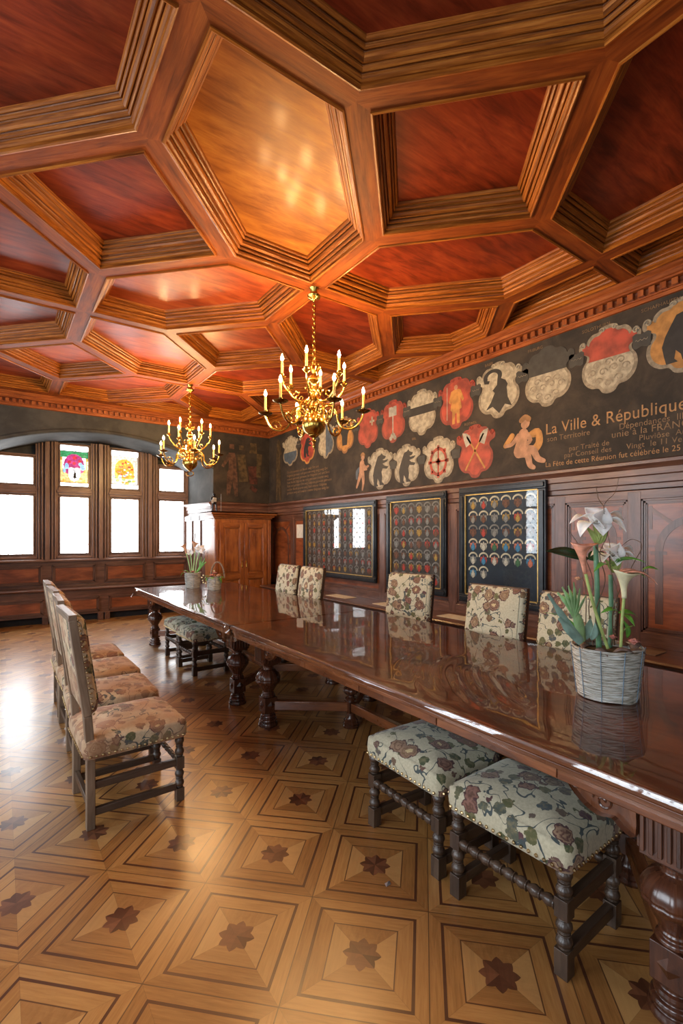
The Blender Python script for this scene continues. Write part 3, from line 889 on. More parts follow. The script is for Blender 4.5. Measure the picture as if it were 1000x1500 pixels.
bear = [(.30, 0), (.46, .01), (.41, .08), (.43, .24), (.50, .14), (.52, .03), (.70, .02), (.66, .08), (.60, .12), (.62, .28), (.59, .42), (.64, .52), (.80, .49), (.86, .55), (.70, .60), (.63, .66), (.80, .70), (.86, .77), (.68, .75), (.63, .78), (.72, .80), (.77, .86), (.64, .92), (.60, .98), (.54, .93), (.44, .90), (.37, .74), (.29, .55), (.24, .35), (.27, .15)]
bear = [(x - .52, z) for x, z in bear]
def add_shield(y1, y0, z0, z1, fill, rim, charges=(), label=None, half_fill=None, scroll=True):
    yc, w_ = (y0 + y1) / 2, (y1 - y0) * 1.02; h_ = z1 - z0
    o = mplate('painted_shield', rim, [shield_outline(1.0)], yc, z0, w_, h_)
    if label: o['label'] = label
    mplate('shield_field', fill, [shield_outline(.88)], yc, z0, w_, h_, .0015, .0015, o)
    if half_fill:
        P = shield_outline(.88)
        lo, hi, m = half_fill
        Q = clip(clip(P, 1, hi, True), 1, lo, False) if m[0] != '|' else clip(P, 0, 0, False)
        mplate('field_half', m.strip('|'), [Q], yc, z0, w_, h_, .0025, .0015, o)
    for nm, mat, polys in charges: mplate(nm, mat, polys, yc, z0, w_, h_, .0035, .0015, o)
    if scroll:
        sm_ = 'paint_white' if rim != 'paint_red_dark' else 'paint_red'
        for s_ in (-1, 1):
            pts = [(MD - .004, yc - s_ * w_ * (.43 + .055 * math.cos(a) * (1 - a / 9)), z0 + h_ * (.79 + .055 * math.sin(a) * (1 - a / 9))) for a in [k * .5 for k in range(14)]]
            MB().tube(pts, .008, 6).build('scroll', sm_, o)
            pts = [(MD - .004, yc - s_ * w_ * (.10 + .05 * math.cos(a) * (1 - a / 9)), z0 + h_ * (.94 + .04 * math.sin(a) * (1 - a / 9))) for a in [k * .5 for k in range(14)]]
            MB().tube(pts, .006, 6).build('scroll', sm_, o)
    return o
filig = [strokes([(cx_ + sg_ * .075 * math.cos(a) * (1 - a / 9), cz_ + .06 * math.sin(a) * (1 - a / 9)) for a in [q * .5 for q in range(14)]], .009) for cx_, cz_, sg_ in ((0, .15, 1), (-.17, .20, 1), (.17, .20, -1), (-.27, .34, -1), (.27, .34, 1), (-.09, .33, 1), (.09, .36, -1), (0, .45, 1), (-.2, .44, 1), (.2, .44, -1))]
keyc = [rect(-.02, .16, .02, .82), rect(-.16, .62, -.02, .84), rect(.02, .62, .14, .84), disc(0, .17, .09, .06), disc(-.08, .11, .06, .05), disc(.08, .11, .06, .05)]
wheel = [strokes([(.24 * math.cos(a), .46 + .27 * math.sin(a)) for a in [2 * PI * k / 24 for k in range(25)]], .035), rect(-.022, .2, .022, .72), rect(-.24, .44, .24, .48), disc(0, .46, .07, .07)] + [rect(.28 * math.cos(a) - .035, .46 + .31 * math.sin(a) - .035, .28 * math.cos(a) + .035, .46 + .31 * math.sin(a) + .035) for a in [2 * PI * k / 8 for k in range(8)]]
axes_ = [strokes([(-.26, .16), (.22, .80)], .02), strokes([(.26, .16), (-.22, .80)], .02)]
axeh = [[(-.30, .74), (-.24, .60), (-.10, .66), (-.13, .80), (-.22, .86), (-.34, .88)], [(.30, .74), (.24, .60), (.10, .66), (.13, .80), (.22, .86), (.34, .88)]]
man = [[(-.10, .10), (-.03, .10), (-.02, .30), (.02, .30), (.03, .10), (.11, .10), (.10, .36), (.16, .38), (.12, .60), (.18, .50), (.22, .54), (.13, .74), (.06, .76), (-.06, .76), (-.13, .74), (-.20, .54), (-.15, .50), (-.11, .60), (-.15, .38), (-.10, .34)]]
cro = [(u * 1.25, .1 + v * .82) for u, v in crozier()]
S = add_shield
S(8.40, 7.80, 2.88, 3.46, 'paint_white', 'paint_white_dark', label='white and blue painted shield', half_fill=(0, .46, 'paint_blue'))
S(7.74, 7.20, 2.84, 3.46, 'paint_red', 'paint_gold', [('bear', 'paint_black', [[(x * .8, .2 + z * .6) for x, z in bear]])], 'red and gold painted shield with a black bear')
S(7.12, 6.60, 2.86, 3.47, 'paint_white', 'paint_white_dark', label='painted shield half white half blue', half_fill=(0, 1, '|paint_blue'))
S(6.56, 6.05, 2.87, 3.47, 'paint_gold', 'paint_gold_dark', [('bull_head', 'paint_black', [[(-.12, .22), (.12, .22), (.16, .5), (.26, .62), (.28, .86), (.2, .74), (-.2, .74), (-.28, .86), (-.26, .62), (-.16, .5)]])], 'gold painted shield with a black bull head')
S(5.97, 5.45, 2.87, 3.47, 'paint_red', 'paint_red_dark', [('white_cross', 'paint_white', [rect(.10, .62, .30, .67), rect(.175, .54, .225, .76)])], 'red painted shield with a small white cross')
S(5.40, 4.87, 2.86, 3.47, 'paint_red', 'paint_red_dark', [('key', 'paint_steel', keyc)], 'red painted shield with a silver key')
S(4.83, 4.30, 2.87, 3.48, 'paint_white', 'paint_white_dark', [('fess', 'paint_black', [rect(-.52, .46, .52, .64)])], 'white painted shield crossed by a black band')
S(4.26, 3.70, 2.85, 3.48, 'paint_red', 'paint_red_dark', [('figure', 'paint_gold', man), ('head', 'paint_skin', [disc(0, .80, .05, .05)]), ('staff', 'paint_steel', [rect(-.255, .2, -.24, .85)])], 'red painted shield with a standing golden figure')
S(3.66, 3.08, 2.86, 3.49, 'paint_white', 'paint_white_dark', [('crozier', 'paint_black', [cro])], 'white painted shield with a black crozier')
o = S(3.05, 2.51, 2.86, 3.47, 'paint_white', 'paint_white_dark', [('filigree', 'paint_white_dark', filig)], 'painted shield whose upper half is black', (.56, 1.0, 'paint_bobbin'), False)
mplate('upper_half', 'paint_bobbin', [clip(shield_outline(1.01), 1, .56, False)], 2.78, 2.86, .56, .61, .004, .0015, o)
S(2.44, 1.91, 2.85, 3.48, 'paint_white', 'paint_white_dark', [('filigree', 'paint_white_dark', filig)], 'large painted shield red above and white below', (.52, 1.0, 'paint_red'))
S(1.88, 1.30, 2.88, 3.50, 'paint_gold', 'paint_white_dark', [('beast', 'paint_black', [[(x * .9, .15 + z * .7) for x, z in bear]])], 'gold painted shield with a dark beast at the right edge')
S(5.70, 5.15, 2.22, 2.83, 'paint_white', 'paint_white_dark', [('bear', 'paint_black', [[(x, .08 + z * .8) for x, z in bear]])], 'white painted shield with a black bear beside the standing cherub')
S(5.12, 4.60, 2.22, 2.80, 'paint_white', 'paint_white_dark', [('bear', 'paint_black', [[(x, .08 + z * .8) for x, z in bear]])], 'white painted shield with a black bear left of the wheel shield')
S(4.54, 4.00, 2.21, 2.81, 'paint_white', 'paint_white_dark', [('wheel', 'paint_red', wheel)], 'white painted shield with a red mill wheel')
S(3.96, 3.42, 2.22, 2.85, 'paint_red', 'paint_red_dark', [('axe_shafts', 'paint_gold', axes_), ('axe_head', 'paint_steel', axeh[:1]), ('axe_head', 'paint_steel', axeh[1:])], 'red painted shield with two crossed axes')
# dark spools with chains between the shields
ups = [7.77, 7.16, 6.58, 6.01, 5.42, 4.85, 4.28, 3.68, 3.065, 2.475, 1.895]
for i, y_ in enumerate(ups):
    P = [(-.07, -.05), (-.045, -.06), (0, -.045), (.045, -.06), (.07, -.05), (.075, .05), (.05, .065), (0, .05), (-.05, .065), (-.075, .05)]
    o = mplate('painted_spool', 'paint_bobbin', [P], y_, 3.24, 1, 1.1, .004)
    b = MB(); b.tube([(MD - .008, y_ + .05 - .01 * k, 3.245 + .008 * math.sin(k * 2.0)) for k in range(11)], .0025, 5); b.build('chain', 'paint_white_dark', o)
for y_ in (5.13, 4.57, 3.98):
    mplate('painted_spool', 'paint_bobbin', [[(-.06, -.06), (.06, -.06), (.07, .05), (-.07, .05)]], y_, 2.55, 1, 1, .004)
# cherubs and figures (painted, flat)
def figure(name, limbs, yc, zc, s_, mat, off=.002, label=None):
    b = MB()
    for k, (P, r_) in enumerate(limbs):
        Q = catmull(P, 4, False); rr = [r_[0] + (r_[1] - r_[0]) * i / (len(Q) - 1) for i in range(len(Q))]
        n0, n1 = Q[0], Q[-1]
        b.plate(strokes(Q, rr), mf(yc, zc, s_, s_, off + k * .0004), .0012)
        b.plate(disc(n0[0], n0[1], r_[0], None, 12), mf(yc, zc, s_, s_, off + k * .0004 + .0001), .0012); b.plate(disc(n1[0], n1[1], r_[1], None, 12), mf(yc, zc, s_, s_, off + k * .0004 + .0002), .0012)
    o = b.build(name, mat, mural)
    if label: o['label'] = label
    return o
figure('cherub_wing', [([(.42, .66), (.60, .72), (.64, .52), (.54, .38)], (.06, .08)), ([(.05, .72), (-.10, .55)], (.06, .05))], 3.22, 2.23, .55, 'paint_gold', .001)
figure('painted_cherub', [([(.30, .62), (.26, .45), (.22, .30)], (.105, .13)), ([(.24, .28), (.48, .30), (.60, .12), (.72, .06)], (.095, .04)), ([(.20, .26), (.38, .22), (.44, .02), (.52, -.04)], (.09, .04)), ([(.36, .62), (.45, .48), (.34, .40)], (.05, .035)), ([(.20, .60), (.05, .46), (-.08, .44)], (.05, .03)), ([(.34, .80), (.35, .81)], (.09, .09))], 3.22, 2.28, .56, 'paint_skin', .003, 'seated painted cherub beside the axe shield')
figure('cherub_hair', [([(.26, .88), (.34, .93), (.42, .88)], (.05, .05))], 3.22, 2.28, .56, 'paint_hair', .006)
figure('cherub_wing', [([(-.02, .66), (-.22, .58), (-.24, .38)], (.09, .05))], 5.86, 2.25, .50, 'paint_blue', .001)
figure('painted_cherub', [([(.02, .72), (.0, .50)], (.10, .10)), ([(-.02, .48), (-.12, .28), (-.22, .08)], (.08, .03)), ([(.04, .46), (.08, .24), (.04, .0)], (.08, .03)), ([(.06, .70), (.18, .60), (.30, .62)], (.045, .03)), ([(-.04, .68), (.05, .56), (.22, .54)], (.045, .03)), ([(.06, .88), (.065, .89)], (.08, .08))], 5.86, 2.25, .56, 'paint_skin', .003, 'standing painted cherub holding the first bear shield')
figure('cherub_hair', [([(.0, .95), (.06, .98), (.12, .94)], (.04, .04))], 5.86, 2.25, .56, 'paint_hair', .006)
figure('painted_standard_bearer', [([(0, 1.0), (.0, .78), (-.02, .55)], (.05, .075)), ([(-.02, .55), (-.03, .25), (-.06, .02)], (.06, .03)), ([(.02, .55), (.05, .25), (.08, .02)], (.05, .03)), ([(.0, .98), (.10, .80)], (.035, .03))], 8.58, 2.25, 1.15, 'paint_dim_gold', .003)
for zz, LL in ((3.05, .0),): pass
# inscription
def text(body, y, z, size, mat, parent=mural, sx=1.0, skew=0):
    cu = bpy.data.curves.new('lettering', 'FONT'); cu.body = body; cu.size = size; cu.extrude = .0008; cu.space_character = 1.05
    tmp = bpy.data.objects.new('tmp', cu); col.objects.link(tmp)
    dg = bpy.context.evaluated_depsgraph_get(); me = bpy.data.meshes.new_from_object(tmp.evaluated_get(dg))
    bpy.data.objects.remove(tmp)
    me.materials.clear(); me.materials.append(M[mat])
    o = bpy.data.objects.new('lettering', me); col.objects.link(o); o.parent = parent
    Rm = Matrix(((0, 0, -1, 0), (-sx, 0, 0, 0), (0, 1, 0, 0), (0, 0, 0, 1)))
    o.matrix_local = Matrix.Translation((MD - .002, y, z)) @ Rm
    return o
text('La Ville & République de', 2.80, 2.575, .155, 'paint_script', sx=.88)
text('son Territoire            Dépendances  Illzach &', 2.78, 2.50, .075, 'paint_script_dim', sx=.95)
text('unie à la FRANCE', 2.15, 2.435, .085, 'paint_script_dim', sx=1.0)
text('par Traité de            Pluviôse  An 6 . 28 Jan', 2.55, 2.375, .068, 'paint_script_dim', sx=1.0)
text('par Conseil des      Vingt  le 11 Ventôse', 2.60, 2.315, .068, 'paint_script_dim', sx=1.0)
text('La Fête de cette Réunion fut célébrée le 25', 2.80, 2.245, .07, 'paint_script', sx=.92)
for y_, z_, tx in ((1.9, 3.50, 'SCHAFHAUSEN'), (2.42, 3.495, 'SOLOTHURN'), (3.0, 3.49, 'FRIBURG'), (3.55, 3.50, 'BASEL'), (4.75, 2.835, 'BIEL'), (3.85, 2.86, 'ROTWEIL')):
    text(tx, y_, z_ - .02 if z_ > 3 else z_, .042, 'paint_script_dim')
for k in range(7):
    rr = random.Random(k); s_ = ''.join(rr.choice(['unserer ', 'getreuen ', 'Eidgnoss ', 'Statt ', 'und ', 'der ', 'Ort ', 'ewig ', 'Bundt ']) for q in range(8))
    text(s_.strip(), 8.22, 2.74 - k * .066, .062, 'paint_script_dim', sx=1.25 * 38 / max(len(s_), 38) if False else 1.02)
# painted panel on the end wall, right of the window niche
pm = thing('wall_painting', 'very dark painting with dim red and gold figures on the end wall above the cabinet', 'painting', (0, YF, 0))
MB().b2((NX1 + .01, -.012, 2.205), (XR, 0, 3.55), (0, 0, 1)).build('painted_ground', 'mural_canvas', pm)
def dimfig(limbs, x, z, s_, mat, off):
    b = MB()
    for k, (P, r_) in enumerate(limbs):
        Q = catmull(P, 4, False); rr = [r_[0] + (r_[1] - r_[0]) * i / (len(Q) - 1) for i in range(len(Q))]
        b.plate(strokes(Q, rr), lambda u, v, d_: (x + u * s_, -.012 - off - k * .0004 - d_, z + v * s_), .0012)
    return b.build('painted_figure', mat, pm)
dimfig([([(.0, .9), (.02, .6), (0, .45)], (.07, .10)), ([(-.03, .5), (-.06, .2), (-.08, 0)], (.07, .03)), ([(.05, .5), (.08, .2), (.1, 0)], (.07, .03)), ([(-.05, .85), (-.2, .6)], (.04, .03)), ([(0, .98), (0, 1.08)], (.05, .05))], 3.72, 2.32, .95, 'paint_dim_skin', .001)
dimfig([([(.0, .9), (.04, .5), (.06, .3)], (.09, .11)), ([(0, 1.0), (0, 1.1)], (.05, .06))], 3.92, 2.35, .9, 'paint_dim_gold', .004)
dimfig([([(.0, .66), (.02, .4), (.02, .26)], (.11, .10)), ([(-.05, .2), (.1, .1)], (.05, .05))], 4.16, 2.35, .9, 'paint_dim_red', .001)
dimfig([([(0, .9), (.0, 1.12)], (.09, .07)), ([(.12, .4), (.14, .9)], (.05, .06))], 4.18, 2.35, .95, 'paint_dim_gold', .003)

# ================================================================ FRAMED DISPLAYS
cols = [('badge_red', (.42, .045, .03)), ('badge_gold', (.42, .25, .05)), ('badge_blue', (.05, .22, .42)), ('badge_steel', (.22, .22, .22)), ('badge_green', (.05, .15, .06)), ('badge_brown', (.16, .06, .03)), ('badge_pink', (.50, .16, .10)), ('badge_white', (.5, .48, .42))]
for n_, c in cols: flatcol(n_, c, .35, .5, 60)
flatcol('badge_cream', (.60, .55, .42), .25); flatcol('badge_dim', (.22, .21, .20), .3); flatcol('board_navy', (.012, .022, .042), .4, .5, 3); flatcol('board_brown', (.055, .042, .036), .4, .5, 3)
def display(name, label, y0, y1, z0, z1, nc, rows, bw=.07, board='board_navy', dim=False, seed=1, skipf=None):
    t = thing(name, label, 'picture frame', (XR - .055, (y0 + y1) / 2, z0), 0, 'framed heraldic displays')
    W, H = y1 - y0, z1 - z0; hw = W / 2
    b = MB()
    for a, c in (((-hw, 0), (hw, bw)), ((-hw, H - bw), (hw, H)), ((-hw, bw), (-hw + bw, H - bw)), ((hw - bw, bw), (hw, H - bw))):
        b.b2((-.035, a[0], a[1]), (-.0, c[0], c[1]))
        m0, m1 = (a[0] + .018, a[1] + .018), (c[0] - .018, c[1] - .018)
        b.b2((-.050, m0[0], m0[1]), (-.035, m1[0], m1[1]))
    b.build('frame', 'black_frame', t, .005)
    b = MB(); g = .012; iw, ih0, ih1 = hw - bw, bw, H - bw
    for a, c in (((-iw, ih0), (iw, ih0 + g)), ((-iw, ih1 - g), (iw, ih1)), ((-iw, ih0), (-iw + g, ih1)), ((iw - g, ih0), (iw, ih1))):
        b.b2((-.030, a[0], a[1]), (-.010, c[0], c[1]))
    b.build('gilt_fillet', 'gold_fillet', t)
    MB().b2((-.006, -iw, ih0), (0, iw, ih1)).build('backing_board', board, t)
    gl = MB().b2((-.026, -iw + g, ih0 + g), (-.023, iw - g, ih1 - g)); gl.build('glass', 'frame_glass', t)
    # emblems
    rnd = random.Random(seed)
    cw = (2 * iw - .06) / nc; ch = (ih1 - ih0 - .06) / rows
    protos = {}
    for r_ in range(rows):
        for c_ in range(nc):
            if skipf and skipf(r_, c_): continue
            k1 = rnd.choice(['badge_gold', 'badge_brown', 'badge_steel', 'badge_red', 'badge_dim']) if (dim or r_ < 3) else rnd.choice(['badge_steel', 'badge_pink', 'badge_white', 'badge_red', 'badge_blue', 'badge_gold'])
            k2 = rnd.choice(['badge_brown', 'badge_steel', 'badge_gold', 'badge_dim', 'badge_red']) if (dim or r_ < 3) else rnd.choice(['badge_pink', 'badge_blue', 'badge_white', 'badge_red', 'badge_green'])
            arch = 'badge_cream' if (not dim and (r_ < 2 or r_ > 2)) else 'badge_dim'
            key = (k1, k2, arch)
            y = iw - .03 - (c_ + .5) * cw; z = ih1 - .03 - (r_ + .5) * ch
            s_ = min(cw, ch) * 1.06
            if key not in protos:
                F = lambda u, v, d_: (-.006 - d_, -u * s_, v * s_)
                A = [(.42 * math.cos(a), .12 + .36 * math.sin(a)) for a in [PI * q / 10 for q in range(11)]] + [(.33 * math.cos(a), .10 + .26 * math.sin(a)) for a in [PI * q / 10 for q in range(10, -1, -1)]]
                b = MB(); b.plate(A, F, .002); o = b.build('emblem', arch, t)
                b = MB(); b.plate([(-.17, -.05), (-.17, -.30), (0, -.46), (.17, -.30), (.17, -.05)], F, .003); b.plate(disc(0, .02, .10, .12, 8), F, .002); s2 = b.build('emblem_shield', k2, o)
                b = MB(); b.plate([(0, .26), (.08, .12), (.26, .14), (.30, -.10), (.22, -.34), (.19, -.05), (.10, -.02), (-.10, -.02), (-.19, -.05), (-.22, -.34), (-.30, -.10), (-.26, .14), (-.08, .12)], F, .0015); s3 = b.build('emblem_mantling', k1, o)
                protos[key] = o; o.location = (0, y, z)
            else:
                o = copy_tree(protos[key], t); o.location = (0, y, z)
    return t
display('framed_display', 'long black-framed glazed display of dim small crests, farthest along the right wall', 5.43, 7.49, .85, 2.07, 12, 8, .08, 'board_brown', True, 4)
display('framed_display', 'narrow black-framed glazed display of crests, the middle one of three', 4.08, 5.20, .79, 2.10, 6, 7, .085, 'board_brown', True, 9)
for o in list(bpy.data.objects):
    pass
display('framed_display', 'tall black-framed glazed display with bright coloured crests in its lower rows, nearest the flower basket', 2.75, 3.87, .77, 2.11, 6, 7, .085, 'board_navy', False, 5, lambda r_, c_: r_ > 5 or (r_ == 5 and c_ > 1))
o = MB().b2((0, -.16, -.13), (.003, .16, .12)).build('notice_sheet', 'paper'); o.location = (XR - .036, 7.66, 1.63); tag(o, 'small white notice sheet on the panelling left of the long framed display', 'paper')

# ================================================================ CABINET
t = thing('tall_cabinet', 'tall reddish wooden two-door cabinet in the far corner beside the windows', 'cabinet', (3.725, 8.68, 0))
W, D, Hc = 1.13, .50, 1.86
b = MB(); b.b2((-W / 2, -D / 2, .12), (W / 2, D / 2, Hc)); b.b2((-W / 2 - .02, -D / 2 - .02, 0), (W / 2 + .02, D / 2, .12), (1, 0, 0)); b.build('body', 'cabinet_wood', t, .006)
b = MB()
CPf = [(0, 0), (.02, .0), (.02, .02), (.05, .035), (.05, .05), (.085, .075), (.085, .10), (.10, .105), (.10, .12), (0, .12)]
for k in range(len(CPf) - 2):
    (o0, h0), (o1, h1) = CPf[k], CPf[k + 1]
    x0, x1 = -W / 2 - o0, W / 2 + o0; X0, X1 = -W / 2 - o1, W / 2 + o1; ya, yb = -D / 2 - o0, -D / 2 - o1
    b.add([(x0, ya, Hc + h0), (x1, ya, Hc + h0), (X1, yb, Hc + h1), (X0, yb, Hc + h1)], [(0, 1, 2, 3)])
    b.add([(x0, ya, Hc + h0), (x0, D / 2, Hc + h0), (X0, D / 2, Hc + h1), (X0, yb, Hc + h1)], [(3, 2, 1, 0)], (0, 1, 0))
    b.add([(x1, ya, Hc + h0), (x1, D / 2, Hc + h0), (X1, D / 2, Hc + h1), (X1, yb, Hc + h1)], [(0, 1, 2, 3)], (0, 1, 0))
b.b2((-W / 2 - .1, -D / 2 - .1, Hc + .105), (W / 2 + .1, D / 2, Hc + .12), (1, 0, 0)); b.build('cornice', 'cabinet_wood', t, 0, 20)
for s_ in (-1, 1):
    x0, x1 = (-.47, -.005) if s_ < 0 else (.005, .47)
    b = MB(); st = .075
    b.b2((x0, -D / 2 - .022, .16), (x0 + st, -D / 2, 1.78)); b.b2((x1 - st, -D / 2 - .022, .16), (x1, -D / 2, 1.78))
    for z0, z1 in ((.16, .24), (.74, .84), (1.70, 1.78)): b.b2((x0 + st, -D / 2 - .022, z0), (x1 - st, -D / 2, z1), (1, 0, 0))
    d_ = b.build('door', 'cabinet_wood', t, .004)
    for z0, z1 in ((.24, .74), (.84, 1.70)):
        b = MB(); b.b2((x0 + st + .035, -D / 2 - .014, z0 + .035), (x1 - st - .035, -D / 2 - .002, z1 - .035), (0, 0, 1))
        for k in range(2):
            o = k * .012; e = .018 - k * .006
            b.b2((x0 + st + o, -D / 2 - e, z0 + o), (x0 + st + o + .012, -D / 2, z1 - o)); b.b2((x1 - st - o - .012, -D / 2 - e, z0 + o), (x1 - st - o, -D / 2, z1 - o))
            b.b2((x0 + st, -D / 2 - e, z1 - o - .012), (x1 - st, -D / 2, z1 - o)); b.b2((x0 + st, -D / 2 - e, z0 + o), (x1 - st, -D / 2, z0 + o + .012))
        b.build('door_panel', 'cabinet_wood', d_, .003)
    b = MB(); b.lathe([(.0, 0), (.006, .0), (.006, .01), (.004, .02), (.007, .05), (.004, .08), (.006, .09), (0, .10)], (s_ * .045, -D / 2 - .032, .96)); b.box((s_ * .045, -D / 2 - .026, 1.01), (.014, .006, .13)); b.build('door_handle', 'brass', d_)
for x_ in (-W / 2 + .035, W / 2 - .035):
    b = MB(); b.b2((x_ - .03, -D / 2 - .018, .14), (x_ + .03, -D / 2, 1.84), (0, 0, 1))
    for q in (-.012, .012): b.b2((x_ + q - .005, -D / 2 - .026, .2), (x_ + q + .005, -D / 2 - .018, 1.78), (0, 0, 1))
    b.build('pilaster', 'cabinet_wood', t, .003)
# figurine on the cabinet (one skinned body)
def skin(name, verts, edges, radii, mat, parent=None, sub=2, flat=None):
    me = bpy.data.meshes.new(name); me.from_pydata(verts, edges, []); me.update()
    o = bpy.data.objects.new(name, me); col.objects.link(o); o.parent = parent
    bm_ = bmesh.new(); bm_.from_mesh(me); sl_ = bm_.verts.layers.skin.verify(); bm_.verts.ensure_lookup_table()
    for i, r_ in enumerate(radii): bm_.verts[i][sl_].radius = (r_, r_); bm_.verts[i][sl_].use_root = (i == 0)
    bm_.to_mesh(me); bm_.free()
    m = o.modifiers.new('skin', 'SKIN'); m.use_smooth_shade = True
    s2 = o.modifiers.new('sub', 'SUBSURF'); s2.levels = sub; s2.render_levels = sub
    me.materials.append(M[mat]); return o
t = thing('figurine', 'small black and silver warrior figurine standing on the left top corner of the cabinet', 'figurine', (3.20, 8.55, Hc + .12))
V = [(0, 0, .17), (0, 0, .22), (0, 0, .27), (0, 0, .285), (0, 0, .31), (-.03, 0, .15), (-.035, .0, .08), (-.035, 0, .03), (-.04, -.025, .012), (.03, 0, .15), (.04, -.01, .08), (.04, 0, .03), (.045, -.025, .012), (-.045, 0, .265), (-.07, -.01, .22), (-.05, -.04, .19), (.045, 0, .265), (.08, -.02, .24), (.11, -.05, .25)]
skin('body', V, [(0, 1), (1, 2), (2, 3), (3, 4), (0, 5), (5, 6), (6, 7), (7, 8), (0, 9), (9, 10), (10, 11), (11, 12), (2, 13), (13, 14), (14, 15), (2, 16), (16, 17), (17, 18)], [.03, .032, .026, .014, .022, .02, .015, .012, .011, .02, .015, .012, .011, .015, .011, .009, .015, .011, .009], 'iron', t)
b = MB(); b.ball((0, 0, .315), .026, 12, 8, (1, 1, .9)); b.lathe([(.034, 0), (.03, .006), (.0, .012)], (0, 0, .318)); b.tube([(0, .02, .33), (-.01, .03, .36), (-.03, .04, .365)], [.01, .008, .003]); b.build('helmet', 'iron', t)
b = MB(); b.plate([(x * .05, z * .07) for x, z in shield_outline()], lambda u, v, d_: (-.05 + u, -.05 - d_, .15 + v), .006); b.build('shield', 'silvery', t)
MB().tube([(.11, -.05, .0), (.11, -.05, .33)], .0035, 6).build('spear', 'silvery', t)
MB().lathe([(.075, 0), (.075, .008), (.065, .014), (.0, .014)], (0, -.005, 0), n=20).build('base', 'iron', t)
b = MB(); b.b2((-.035, -.03, .18), (.035, -.018, .26)); b.build('breastplate', 'silvery', t, .006)

